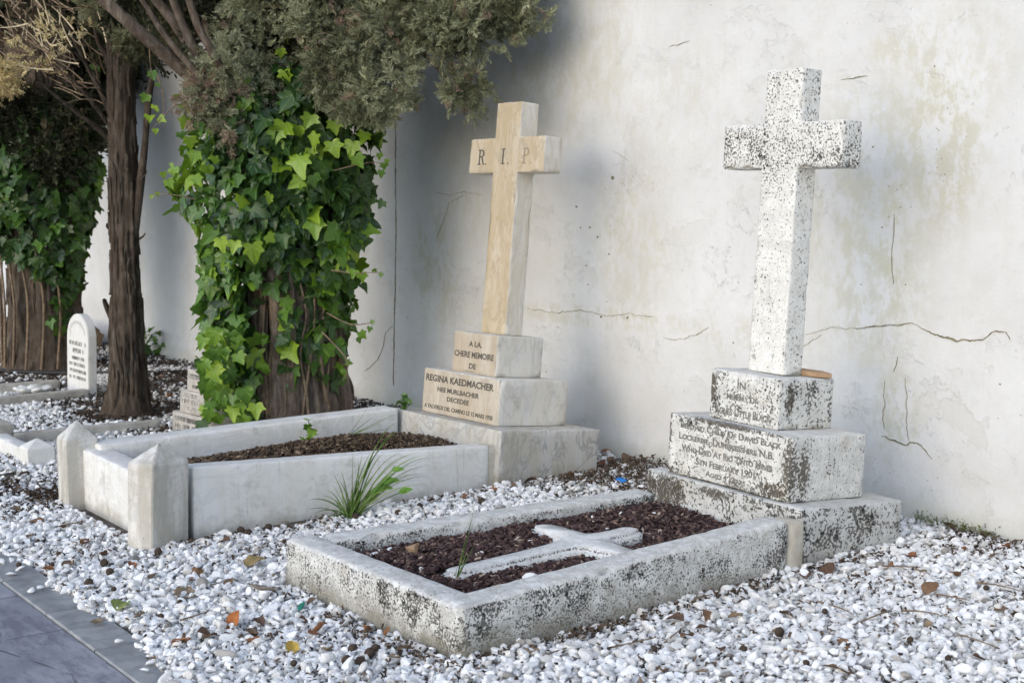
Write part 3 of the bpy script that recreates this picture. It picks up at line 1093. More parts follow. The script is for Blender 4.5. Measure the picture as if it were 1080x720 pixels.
link('mortar_joint', under(rail((-5.775, 4.03), (-5.768, 4.135), .07, .188, .182, .3, (-1, 0), 14, .004, .002, .01), LKi), M['mortar'], LK)

# right grave: lichened kerb
RK = thing('grave_kerb', 'lichen stained low stone kerb around the dark bark bed in the foreground', 'grave kerb', (-4.2, 3.2, gz(3.2)))
RKi = Matrix.Translation(RK.location).inverted()
link('kerb_rail', under(rail((-3.622, 2.44), (-3.639, 4.015), .135, .113, .183, .34, (-1, 0), 21, .018, .003, .02, .03), RKi), M['lichen_kerb'], RK)
link('kerb_rail', under(rail((-4.80, 2.54), (-4.715, 4.16), .14, .118, .124, .34, (1, 0), 22, .018, .003, .02, .03), RKi), M['lichen_kerb'], RK)
link('kerb_rail', under(rail((-4.812, 2.40), (-3.63, 2.432), .13, .118, .1125, .34, (0, 1), 23, .016, .003, .02, .03), RKi), M['lichen_kerb'], RK)
link('mortar_joint', under(rail((-3.641, 4.015), (-3.645, 4.115), .10, .178, .170, .3, (-1, 0), 24, .015, .003, .01), RKi), M['mortar'], RK)


# flat cement cross laid in the bark bed
def flat_cross():
    arm, w = .30, .062
    out = []
    def cap(cx, cy, ang, r):
        return [(cx + r * math.cos(ang + a), cy + r * math.sin(ang + a)) for a in [math.pi / 2 - math.pi * k / 6 for k in range(7)]]
    # long axis on +y (towards the head), origin at the crossing
    out += cap(0, .22, math.pi / 2, w)[::-1][::-1]
    out += [(w * .95, .10), (w * 1.3, w * 1.25)]
    out += cap(arm - .02, .0, 0, w * .9)
    out += [(w * 1.3, -w * 1.25), (w, -.16)]
    out += [(w * .95, -.62), (w * .6, -.66), (-w * .6, -.66), (-w * .95, -.62)]
    out += [(-w, -.16), (-w * 1.3, -w * 1.25)]
    out += cap(-arm + .02, 0, math.pi, w * .9)
    out += [(-w * 1.3, w * 1.25), (-w * .95, .10)]
    bm = bmesh.new()
    vs = [bm.verts.new((x, y, 0)) for x, y in out]
    f = bm.faces.new(vs)
    bm.normal_update()
    if f.normal.z < 0:
        f.normal_flip()
    ex = bmesh.ops.extrude_face_region(bm, geom=[f])
    top = [v for v in ex['geom'] if isinstance(v, bmesh.types.BMVert)]
    bmesh.ops.translate(bm, verts=top, vec=(0, 0, .07))
    bmesh.ops.recalc_face_normals(bm, faces=bm.faces)
    te = [e for e in bm.edges if all(v.co.z > .05 for v in e.verts)]
    bmesh.ops.bevel(bm, geom=te, offset=.018, segments=3, affect='EDGES')
    bmesh.ops.triangulate(bm, faces=[f for f in bm.faces if len(f.verts) > 4])
    bmesh.ops.subdivide_edges(bm, edges=[e for e in bm.edges if e.calc_length() > .06], cuts=2)
    for v in bm.verts:
        if v.co.z > .03:
            v.co.z += .006 * noise.noise(v.co * 12)
    me = bpy.data.meshes.new('flat_cross')
    bm.to_mesh(me)
    bm.free()
    for q in me.polygons:
        q.use_smooth = True
    o = tag(link('flat_cross', me, M['cement']), 'pale cement cross lying flat in the dark bark of the grave bed', 'cross')
    o.location = (-4.155, 3.40, .028)
    o.rotation_euler = (.045, 0, -.02)


flat_cross()


# beds of soil and bark inside the kerbs
def bed_height_R(x, y):
    return .045 + .022 * (y - 2.5) / 1.6 + .012 * noise.noise(Vector((x * 4, y * 4, 1))) + .02 * math.exp(-((x + 4.4) / .2) ** 2)


def bed_height_L(x, y):
    t = np.clip((y - 2.4) / 1.6, 0, 1)
    c = math.exp(-((x + 6.28) / .27) ** 2) * (1 - .8 * float(np.clip((y - 3.55) / .5, 0, 1)))
    return .105 + .02 * t + c * (.04 + .085 * t) + .014 * noise.noise(Vector((x * 4, y * 4, 2)))


def soil_bed(name, x0, x1, y0, y1, hf):
    X = np.linspace(x0, x1, 26)
    Y = np.linspace(y0, y1, 40)
    V = [(x, y, hf(x, y) - .012) for y in Y for x in X]
    F = [(j * 26 + i, j * 26 + i + 1, (j + 1) * 26 + i + 1, (j + 1) * 26 + i) for j in range(39) for i in range(25)]
    tag(link(name, np_mesh(name, np.array(V), np.array(F)), M['soil']), kind='structure')


soil_bed('soil', -4.70, -3.74, 2.50, 4.14, bed_height_R)
soil_bed('soil', -6.73, -5.88, 2.37, 4.07, bed_height_L)
CHIPS = chip_protos(14, 3)


def mulch(x0, x1, y0, y1, hf, n, label, mat, keep=None):
    x = rng.uniform(x0, x1, n)
    y = rng.uniform(y0, y1, n)
    z = np.array([hf(a, b) for a, b in zip(x, y)]) + rng.uniform(-.006, .012, n)
    if keep is not None:
        k = np.array([keep(a, b) for a, b in zip(x, y)])
        x, y, z = x[k], y[k], z[k]
        n = len(x)
    s = rng.uniform(.0045, .013, n)
    R = rot_mats(rng.normal(0, .5, n), rng.normal(0, .45, n), rng.uniform(0, 6.28, n)) * s[:, None, None]
    T = np.concatenate([R, np.stack([x, y, z], 1)[:, :, None]], 2)
    V, F, A = scatter(CHIPS, rng.integers(0, len(CHIPS), n), T, rng.random(n))
    tag(link('bark_mulch', np_mesh('mulch', V, F, False, A), mat), label, 'mulch', None, 'stuff')


def off_cross(x, y):
    u, v = x + 4.155, y - 3.40
    return not ((abs(u) < .075 and -.68 < v < .27) or (abs(v) < .068 and abs(u) < .325))


mulch(-4.70, -3.74, 2.51, 4.13, bed_height_R, 15000, 'reddish dark bark chips filling the lichened foreground grave', M['mulch'], off_cross)
mulch(-6.73, -5.88, 2.38, 4.07, bed_height_L, 13000, 'brown bark and soil crumbs mounded in the white marble grave', M['mulch_brown'])


# ------------------------------------------------------------------ gravel
def in_blocked(x, y):
    b = (x > -6.90) & (x < -5.70) & (y > 2.19) & (y < 4.80)
    b |= (x > -4.80) & (x < -3.65) & (y > 2.42) & (y < 4.72)
    b |= (np.hypot(x + 8.12, y - 4.15) < .24)
    b |= (np.hypot(x + 9.49, y - 3.52) < .13)
    b |= (np.hypot(x + 12.7, y - 3.95) < .33)
    return b


def gravel():
    parts = []

    def layer(x0, x1, y0, y1, sp, smin, smax, lift, keep):
        nx, ny = int((x1 - x0) / sp), int((y1 - y0) / sp)
        gx, gy = np.meshgrid(np.arange(nx), np.arange(ny))
        x = (x0 + (gx + (gy % 2) * .5 + rng.uniform(-.42, .42, gx.shape)) * sp).ravel()
        y = (y0 + (gy + rng.uniform(-.42, .42, gx.shape)) * sp).ravel()
        edge = 1.665 + .035 * np.sin(x * 2.1) + .03 * np.sin(x * 5.3 + 1) + .02 * np.sin(x * 13)
        k = (~in_blocked(x, y)) & (y > edge) & (y < WALL_Y - .02)
        if keep < 1:
            k &= rng.random(x.shape) < keep
        x, y = x[k], y[k]
        n = len(x)
        s = rng.uniform(smin, smax, n) * np.where(rng.random(n) < .12, 1.3, 1)
        z = np.clip(-0.02 - 0.028 * (4.3 - y), -0.10, -0.02) + lift + rng.uniform(-.004, .006, n)
        z += .010 * np.sin(x * 3.1 + y * 2) * np.sin(y * 4.3 - x) + .006 * np.sin(x * 9 + 2) * np.sin(y * 8)
        return x, y, z, s
    near = [layer(-7.2, -2.2, 1.55, WALL_Y, .025, .0115, .0225, -.006, .96), layer(-7.2, -2.2, 1.55, WALL_Y, .032, .009, .0245, .009, .78)]
    far = [layer(-21, -7.2, 1.55, WALL_Y, .036, .016, .027, -.004, 1), layer(-21, -7.2, 1.55, WALL_Y, .05, .014, .025, .012, .8)]
    for lst, sub, seed in ((near, 2, 1), (far, 2, 2)):
        x, y, z, s = [np.concatenate([l[i] for l in lst]) for i in range(4)]
        n = len(x)
        # leaf mould covers parts of the far gravel: fewer and darker stones there
        dens = np.array([noise.noise(Vector((a * 1.3, b * 1.3, 4))) for a, b in zip(x, y)])
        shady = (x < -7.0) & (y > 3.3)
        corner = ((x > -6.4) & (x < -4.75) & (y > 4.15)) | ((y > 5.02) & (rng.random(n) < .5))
        keep = ~((shady & (dens > -.25) & (rng.random(n) < .62)) | ((x < -7.2) & (dens > .12) & (rng.random(n) < .6)) | (corner & (rng.random(n) < .66)))
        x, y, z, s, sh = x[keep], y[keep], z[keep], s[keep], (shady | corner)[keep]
        n = len(x)
        R = rot_mats(rng.normal(0, .42, n), rng.normal(0, .42, n), rng.uniform(0, 6.28, n)) * s[:, None, None]
        T = np.concatenate([R, np.stack([x, y, z], 1)[:, :, None]], 2)
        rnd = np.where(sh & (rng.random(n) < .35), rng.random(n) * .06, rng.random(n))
        PR = pebble_protos(2 if seed == 1 else 1, 22, seed)
        parts.append(scatter(PR, rng.integers(0, len(PR), n), T, rnd))
    # a few strays on the edging stones
    # fine grit between the stones, and plainer stones beyond the right edge of the view
    for (lay, sd) in ((layer(-7.2, -2.2, 1.55, WALL_Y, .022, .0035, .0075, .004, .7), 5), (layer(-2.2, 4.0, 1.55, WALL_Y, .028, .014, .024, .002, 1), 6)):
        x, y, z, s = lay
        n = len(x)
        R = rot_mats(rng.normal(0, .5, n), rng.normal(0, .5, n), rng.uniform(0, 6.28, n)) * s[:, None, None]
        T = np.concatenate([R, np.stack([x, y, z], 1)[:, :, None]], 2)
        PR = pebble_protos(1, 10, sd)
        parts.append(scatter(PR, rng.integers(0, len(PR), n), T, rng.random(n) ** (2.2 if sd == 5 else 1)))
    off = 0
    V, F, A = [], [], []
    for v, f, a in parts:
        V.append(v)
        F.append(f + off)
        A.append(a)
        off += len(v)
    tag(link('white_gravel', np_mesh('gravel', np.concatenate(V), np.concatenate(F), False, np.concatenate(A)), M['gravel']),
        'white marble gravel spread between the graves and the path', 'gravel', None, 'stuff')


gravel()
# ------------------------------------------------------------------ trees
def trunk_mesh(base, rad, top, lean=(0, 0), flutes=5, seed=0, flare=.5, n=84, rows=70, depth=.16, z0=-.15, strips=220):
    """a fluted bark trunk: radius by height, vertical ridges, a flared foot, and lifting strips of bark on it"""
    zk, rk = [p[0] for p in rad], [p[1] for p in rad]

    def surf(a, z, off=0.0):
        r0 = float(np.interp(z, zk, rk))
        fl = flare * math.exp(-max(0, z + .05) / .16)
        tw = a + .12 * noise.noise(Vector((z * .8, seed, 1)))
        ca, sa = math.cos(tw), math.sin(tw)
        rg = noise.noise(Vector((ca * flutes * .5, sa * flutes * .5, seed + z * .35)))
        rg2 = noise.noise(Vector((ca * flutes * 1.8, sa * flutes * 1.8, seed * 2 + z * .9)))
        rg3 = noise.noise(Vector((ca * 12, sa * 12, z * 4.5 + seed)))
        kn = noise.noise(Vector((ca * 2.2, sa * 2.2, z * 2.6 + seed * 3)))
        r = r0 * (1 + depth * 1.6 * rg + depth * .9 * (abs(rg2) * 2 - .5) + depth * .5 * rg3 + .10 * max(0, kn - .25) * 3 + fl * (.6 + 1.4 * max(0, rg))) + off
        return (base[0] + lean[0] * (z - z0) + math.cos(a) * r, base[1] + lean[1] * (z - z0) + math.sin(a) * r, z)
    V, F = [], []
    for j in range(rows + 1):
        z = z0 + (top - z0) * j / rows
        for i in range(n):
            V.append(surf(2 * math.pi * i / n, z))
        if j:
            for i in range(n):
                F.append(((j - 1) * n + i, (j - 1) * n + (i + 1) % n, j * n + (i + 1) % n, j * n + i))
    g = random.Random(seed * 7 + 1)
    for _ in range(strips):
        a, z = g.uniform(0, 2 * math.pi), g.uniform(0, min(top - .6, 2.6))
        L, w = g.uniform(.08, .34), g.uniform(.005, .018)
        r0 = float(np.interp(z, zk, rk))
        da, th = w / r0, g.uniform(.004, .011)
        m = 7
        o = len(V)
        for k in range(m + 1):
            t = k / m
            zz = z + L * t
            aa = a + .10 * noise.noise(Vector((zz * 2.2, seed, a * 5))) * .12 / r0
            ww = da * (.35 + .65 * math.sin(math.pi * min(1, max(0, t * .9 + .08)))) * (1 + .5 * noise.noise(Vector((zz * 9, a * 9, 2))))
            lift = .002 + .013 * max(0, t - .75) * g.random() * 3 + .010 * max(0, .2 - t) * 3 * g.random()
            V += [surf(aa - ww, zz, lift - .002), surf(aa - ww * .8, zz, lift + th), surf(aa + ww * .8, zz, lift + th), surf(aa + ww, zz, lift - .002)]
        for k in range(m):
            for q in range(3):
                F.append((o + k * 4 + q, o + k * 4 + q + 1, o + (k + 1) * 4 + q + 1, o + (k + 1) * 4 + q))
    return np_mesh('trunk', np.array(V), np.array(F))


def crown_mesh(lobes, total, size, protos, seed, up=.25, shell=.45, jitter=.55, tint=None, tufts=0):
    """sprigs through the outer part of a set of clumps; lobes: (centre, radius, weight, droop)"""
    g = np.random.default_rng(seed)
    if tufts:
        small = []
        for c_, r_, w_, d_ in lobes:
            for _ in range(max(3, int(tufts * r_ * r_))):
                v = Vector(g.normal(size=3)).normalized()
                q = r_ * g.uniform(.55, .95)
                small.append((Vector(c_) + v * q, min(.095, r_ * .6) * g.uniform(.55, 1.1), w_ * g.uniform(.6, 1.3), d_))
        lobes = small
    C = np.array([tuple(l[0]) for l in lobes])
    Rr = np.array([l[1] for l in lobes])
    wt = np.array([l[1] ** 2 * l[2] for l in lobes])
    idx = g.choice(len(lobes), total, p=wt / wt.sum())
    d = g.normal(size=(total, 3))
    d /= np.linalg.norm(d, axis=1, keepdims=True)
    # lumpy clump surface
    lump = np.array([1 + .5 * noise.noise(Vector(v * 2.3) + Vector((1.7 * i, 0, 0))) for v, i in zip(d, idx)])
    rr = Rr[idx] * lump * (shell + (1 - shell) * g.random(total) ** .5)
    P = C[idx] + d * rr[:, None] * np.array([1, 1, .95])
    droop = np.array([l[3] for l in lobes])[idx]
    ax = d * .9 + np.stack([np.zeros(total), np.zeros(total), up - droop], 1) + g.normal(scale=jitter, size=(total, 3))
    nrm = g.normal(size=(total, 3)) + d
    s = g.uniform(size * .7, size * 1.35, total)
    R = basis_mats(ax, nrm) * s[:, None, None]
    T = np.concatenate([R, P[:, :, None]], 2)
    base = np.array([.48 + .5 * noise.noise(Vector(p * 2.6)) for p in P])
    rnd = np.clip(base + g.normal(scale=.17, size=total), 0, 1)
    if tint is not None:
        rnd = tint(P, rnd, g)
    V, F, A = scatter(protos, g.integers(0, len(protos), total), T, rnd)
    return np_mesh('crown', V, F, False, A)


SPRAYS = spray_protos(12, 5, 22, .030)
SPRAYS_LITE = spray_protos(8, 6, 11, .05)
LEAVES = ivy_protos(16, 8)


def ivy_mesh(P, out, tip, size, rnd, seed):
    """leaves at P facing out with tips along tip"""
    g = np.random.default_rng(seed)
    n = len(P)
    R = basis_mats(tip, out) * size[:, None, None]
    T = np.concatenate([R, P[:, :, None]], 2)
    idx = g.integers(0, len(LEAVES), n)
    V, F, A = scatter(LEAVES, idx, T, rnd)
    UV = []
    for p, (pv, pf) in enumerate(LEAVES):
        k = int((idx == p).sum())
        if k:
            UV.append(np.tile(pv[:, :2] * np.array([1, 1]) + np.array([0, .0]), (k, 1)))
    return np_mesh('ivy', V, F, True, A, np.concatenate(UV))


def leaf_frames(P, outward, g, droop=1.0, spread=.55):
    n = len(P)
    out = outward + np.array([0, 0, .45]) + g.normal(scale=.42, size=(n, 3))
    tip = np.stack([np.zeros(n), np.zeros(n), -np.full(n, droop)], 1) + outward * .35 + g.normal(scale=spread, size=(n, 3))
    return out, tip


def poly_in(px, py, poly):
    inside = np.zeros(len(px), bool)
    n = len(poly)
    for i in range(n):
        x0, y0 = poly[i]
        x1, y1 = poly[(i + 1) % n]
        c = ((y0 > py) != (y1 > py)) & (px < (x1 - x0) * (py - y0) / (y1 - y0 + 1e-9) + x0)
        inside ^= c
    return inside


# --- the big ivy covered cypress
TX, TY = -8.12, 4.15
tree = thing('cypress_tree', 'broad cypress with drooping grey green foliage above a thick ivy clad trunk', 'tree', (TX, TY, -.03))
ti = Matrix.Translation(tree.location).inverted()
link('trunk', under(trunk_mesh((TX, TY), [(-.2, .30), (0, .285), (.4, .275), (1.0, .30), (1.8, .29), (2.3, .24), (3.6, .16), (4.6, .05)], 4.6, (.0, .0), 6, 3, .35), ti), M['bark_brown'], tree)
for i, (pts, r0, r1) in enumerate([
        ([(262, 150, 8.75), (228, 105, 8.5), (180, 62, 8.3), (140, 28, 8.1), (95, -15, 8.0), (40, -70, 7.9)], .05, .032),
        ([(262, 150, 8.8), (222, 80, 8.7), (196, 40, 8.6), (165, 0, 8.5), (130, -45, 8.4)], .045, .028),
        ([(255, 140, 8.7), (215, 70, 8.4), (190, 20, 8.25), (172, -30, 8.1)], .036, .022),
        ([(262, 140, 8.65), (232, 70, 8.3), (208, 25, 8.15), (190, -30, 8.0)], .030, .018),
        ([(256, 140, 8.6), (218, 90, 8.35), (176, 40, 8.2), (150, 0, 8.1), (128, -40, 8.0)], .024, .014),
        ([(256, 140, 8.9), (226, 60, 8.9), (214, 10, 8.9), (206, -30, 8.9)], .03, .018),
        ([(285, 140, 8.9), (296, 62, 8.7), (288, 38, 8.65), (262, -8, 8.6)], .028, .02),
        ([(296, 62, 8.7), (302, 30, 8.7), (300, -20, 8.7)], .024, .018),
        ([(300, 150, 8.9), (345, 60, 8.6), (395, -5, 8.4), (440, -60, 8.2)], .05, .03),
        ([(310, 140, 8.9), (380, 50, 8.3), (450, 20, 8.1), (520, 5, 7.95), (560, 14, 7.9)], .035, .008),
        ([(400, 30, 8.3), (450, 60, 8.1), (478, 95, 8.05), (490, 120, 8.0)], .018, .006),
        ([(340, 40, 8.6), (372, 80, 8.3), (385, 125, 8.2)], .02, .006),
        ([(240, 90, 8.6), (225, 120, 8.5), (232, 150, 8.45)], .02, .006)]):
    P = smooth_path([at(*p) for p in pts], 5)
    v, f = tube(P, list(np.linspace(r0, r1, len(P))), 10, .25, i)
    link('limb', under(np_mesh('limb', np.array(v), np.array(f)), ti), M['bark_limb'], tree)

LB = []


def lobe(px, py, dep, r, w=1.0, droop=.25):
    LB.append((at(px, py, dep), r, w, droop))


for a in [(212, 78, 8.45, .11), (232, 76, 8.4, .17), (214, 100, 8.4, .15), (236, 120, 8.38, .12), (246, 142, 8.38, .065, 1.4, .6), (262, 60, 8.45, .17), (280, 96, 8.55, .13), (268, 22, 8.45, .2), (240, 22, 8.5, .11), (250, 100, 8.45, .15), (288, 125, 8.6, .08),
          (345, 30, 8.3, .22), (385, 40, 8.15, .24), (362, 78, 8.2, .17), (404, 88, 8.1, .20), (378, 112, 8.15, .13), (400, 122, 8.1, .09, 1.3, .5), (345, 92, 8.25, .09), (424, 50, 8.1, .10), (412, 100, 8.1, .085), (330, 60, 8.4, .1),
          (168, 2, 9.2, .24), (120, -10, 9.5, .26), (186, 40, 9.1, .13), (150, 40, 9.4, .14), (466, 22, 8.0, .16), (452, 48, 8.05, .07), (492, 22, 7.95, .17), (480, 90, 7.98, .12), (490, 108, 7.97, .09, 1.2, .4), (505, 92, 7.95, .075), (474, 62, 8.0, .085), (520, 34, 7.9, .09), (545, 4, 7.9, .12), (566, 20, 7.85, .075), (512, 5, 7.95, .14),
          (436, -2, 8.05, .11), (415, -10, 8.1, .2), (300, -10, 8.5, .22), (355, -35, 8.3, .34), (262, -42, 8.5, .24), (470, -40, 8.1, .34), (540, -50, 8.0, .26)]:
    lobe(*a)


def brown_tips(P, rnd, g):
    px, py = to_px(P)
    f = ((px < 262) & (py > 85) & (g.random(len(P)) < .38)) | (g.random(len(P)) < .04)
    return np.where(f, 1.0, np.minimum(rnd, .88))


link('crown', under(crown_mesh(LB, 14000, .085, SPRAYS, 21, .15, .15, .40, brown_tips, 420), ti), M['foliage'], tree)
# the rest of the crown, above and behind what the frame shows
UP = [((TX + dx, TY + dy, z), r, 1, .1) for dx, dy, z, r in [(-.5, -.7, 3.3, .6), (.3, -.7, 3.5, .4), (0, -.9, 3.9, .7), (.5, .0, 4.1, .4), (-.6, .1, 4.0, .7), (0, -.2, 4.8, .7), (-1.1, -.4, 3.5, .5), (0, -.2, 5.6, .5), (0, -.15, 2.75, .42), (-.25, .1, 2.5, .35), (.35, .15, 2.6, .35)]]
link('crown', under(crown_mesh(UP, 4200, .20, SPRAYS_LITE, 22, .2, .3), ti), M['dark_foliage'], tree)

# --- ivy climbing it: leaves on the lumpy skin of the trunk, thick above, thin low on the right
def ivy_on_trunk():
    g = np.random.default_rng(44)
    n = 9000
    a = g.uniform(0, 2 * math.pi, n)
    z = g.uniform(-.02, 2.35, n)
    left_ = np.maximum(0, np.cos(a) * -.59 + np.sin(a) * -.81)
    prof = np.interp(z, [0, .3, .8, 1.3, 1.7, 2.0, 2.4], [.34, .37, .42, .48, .54, .53, .45]) * (1 + left_ * np.interp(z, [0, .5, 1.2, 2], [.58, .50, .30, .14]))
    lump = np.array([noise.noise(Vector((math.cos(q) * 1.8, math.sin(q) * 1.8, w * 1.7))) for q, w in zip(a, z)])
    lay = g.random(n)
    r = prof * (1 + .28 * lump) * (.70 + .34 * lay)
    out = np.stack([np.cos(a), np.sin(a), np.zeros(n)], 1)
    P = np.array([TX, TY, 0]) + out * r[:, None] + np.stack([0 * z, 0 * z, z], 1)
    P[:, 1] = np.minimum(P[:, 1], WALL_Y - .12)
    px, py = to_px(P)
    outline = [(180, 90), (176, 190), (186, 245), (196, 300), (203, 340), (208, 380), (205, 420), (200, 446), (262, 446), (290, 425), (312, 405), (318, 412), (345, 414), (362, 408), (358, 380), (368, 340), (384, 300), (392, 240), (402, 200), (394, 160), (400, 120), (396, 60), (300, 40)]
    keep = poly_in(px, py, outline)
    clump = np.array([noise.noise(Vector(p * 4.2)) for p in P])
    keep &= ~((lay > .45) & (clump < -.02))
    # bare bark: a stripe down the middle and the foot on the right
    bare1 = poly_in(px, py, [(254, 300), (296, 276), (298, 350), (304, 410), (330, 450), (285, 450), (272, 400), (262, 350)])
    bare2 = poly_in(px, py, [(304, 372), (368, 362), (370, 460), (258, 460), (270, 402)])
    bare3 = poly_in(px, py, [(300, 290), (330, 300), (322, 380), (306, 380)])
    front = (np.cos(a) * .8 - np.sin(a) * .6) > -.1
    keep &= ~(bare1 & front & (g.random(n) < .93))
    keep &= ~(bare2 & front & (g.random(n) < .9))
    keep &= ~(bare3 & front & (g.random(n) < .8))
    keep &= ~(~front & (g.random(n) < .8))
    keep &= ~((py > 300) & (g.random(n) < .5) & (px > 300))
    keep &= ~((px < 222) & (g.random(n) < .45))
    keep &= ~((px > 372) & (py > 170) & (g.random(n) < .5))
    keep &= ~((py < 300) & (lay < .5) & (g.random(n) < .35))
    P, out, z, lay, px, py = P[keep], out[keep], z[keep], lay[keep], px[keep], py[keep]
    n = len(P)
    size = g.uniform(.045, .108, n) * (1 + .4 * g.random(n))
    # young bright leaves come in patches
    patch = np.array([noise.noise(Vector(p * 2.4)) for p in P])
    rnd = np.clip(.15 + .5 * np.maximum(0, patch) + g.normal(scale=.16, size=n), 0, .8)
    low = (py > 240)
    rnd = np.where(low & (lay > .35), np.clip(rnd + g.uniform(-.05, .5, n), 0, .95), rnd)
    left = (px < 215) & (lay > .4)
    rnd = np.where(left, np.clip(rnd + g.uniform(0, .55, n), 0, .97), rnd)
    rnd = np.where((lay > .55) & (g.random(n) < .07), g.uniform(.75, 1, n), rnd)
    o, t = leaf_frames(P, out, g, 1.0, .5)
    # big fresh leaves at the top of the front and single shoots leaving the outline
    ex = [(300, 130, .12, .85), (316, 165, .135, .88), (314, 133, .09, .82), (334, 142, .10, .85), (352, 128, .085, .85), (318, 190, .09, .9), (350, 150, .10, .92), (372, 150, .095, .85), (385, 140, .08, .8), (375, 165, .085, .75), (328, 122, .09, .85),
          (300, 75, .085, .93), (296, 52, .06, .95), (303, 42, .05, .9), (258, 80, .07, .8), (262, 100, .085, .6), (256, 110, .07, .7), (232, 252, .085, .97), (248, 255, .075, .95), (285, 205, .07, .85), (266, 258, .12, .93), (282, 248, .07, .9), (330, 185, .08, .5),
          (405, 172, .05, .6), (400, 162, .04, .7), (402, 180, .045, .5), (404, 212, .055, .15), (408, 168, .03, .7), (396, 210, .05, .25), (382, 288, .06, .8), (394, 284, .032, .7), (402, 288, .03, .6), (374, 285, .055, .75), (380, 350, .055, .7), (370, 344, .05, .2),
          (390, 345, .035, .6), (393, 338, .028, .65), (362, 340, .055, .25), (378, 356, .04, .5), (365, 382, .045, .6), (360, 400, .05, .3), (362, 390, .04, .5), (177, 190, .06, .85), (172, 182, .04, .9), (166, 203, .03, .85), (160, 206, .025, .9),
          (192, 110, .06, .95), (196, 125, .075, .9), (200, 145, .08, .9), (186, 100, .05, .95), (206, 160, .08, .85), (210, 130, .06, .55), (190, 140, .05, .45), (218, 175, .08, .8), (205, 185, .07, .85), (226, 165, .06, .7),
          (160, 76, .055, .55), (155, 100, .06, .6), (166, 88, .03, .5), (163, 112, .05, .95), (158, 122, .065, .98), (168, 124, .05, .95), (164, 136, .035, .9)]
    for k in range(95):
        q = g.uniform(345, 447)
        ex.append((g.uniform(212 + max(0, 385 - q) * .1, 252 + max(0, q - 400) * .75), q, g.uniform(.05, .10), np.clip(g.normal(.6, .25), .05, 1)))
    EP = np.array([tuple(at(x, y, (8.35 if y < 200 or x < 300 else 8.55) + (g.uniform(-.1, .35) if y > 344 and x < 300 else 0))) for x, y, s, c in ex])
    vdir = ORG - EP
    vdir /= np.linalg.norm(vdir, axis=1, keepdims=True)
    eo = vdir * 1.0 + np.array([0, 0, .35]) + g.normal(scale=.28, size=EP.shape)
    et = np.stack([0 * EP[:, 0], 0 * EP[:, 0], -np.ones(len(EP))], 1) + g.normal(scale=.38, size=EP.shape)
    P2 = np.concatenate([P, EP])
    me = ivy_mesh(P2, np.concatenate([o, eo]), np.concatenate([t, et]), np.concatenate([size, [s for _, _, s, _ in ex]]), np.concatenate([rnd, [c for *_, c in ex]]), 9)
    return me


ivy = thing('ivy', 'dense glossy ivy with bright young leaves climbing the thick trunk behind the marble grave', 'ivy', (TX + .25, TY - .25, -.03))
ii = Matrix.Translation(ivy.location).inverted()
link('leaves', under(ivy_on_trunk(), ii), M['leaf'], ivy)
ST = []
g_ = random.Random(12)
for k in range(16):
    a0 = g_.uniform(-2.6, 1.2)
    pts = []
    for j in range(9):
        z = -.05 + j * .27
        a0 += g_.uniform(-.18, .18)
        r = np.interp(z, [0, .4, 1, 1.8, 2.3], [.33, .285, .30, .33, .31])
        pts.append((TX + math.cos(a0) * r, TY + math.sin(a0) * r, z))
    P = smooth_path(pts, 3)
    ST.append((P, list(np.linspace(g_.uniform(.008, .016), .005, len(P)))))
for sh in [[(352, 180, 8.5), (385, 172, 8.45), (402, 172, 8.4)], [(350, 285, 8.6), (375, 288, 8.55), (403, 287, 8.5)], [(345, 330, 8.6), (370, 342, 8.5), (393, 340, 8.5)], [(340, 350, 8.6), (366, 380, 8.5), (362, 402, 8.5)], [(205, 210, 8.4), (180, 205, 8.35), (160, 206, 8.35)],
           [(215, 120, 8.5), (190, 110, 8.4), (170, 125, 8.35), (158, 140, 8.35)], [(157, 30, 8.35), (158, 60, 8.35), (160, 80, 8.35)], [(166, 80, 8.36), (172, 100, 8.36), (171, 130, 8.36)]]:
    P = smooth_path([at(*p) for p in sh], 5)
    ST.append((P, list(np.linspace(.005, .0022, len(P)))))
link('stem', under(tubes_mesh(ST, 6, .2), ii), M['twig'], ivy)

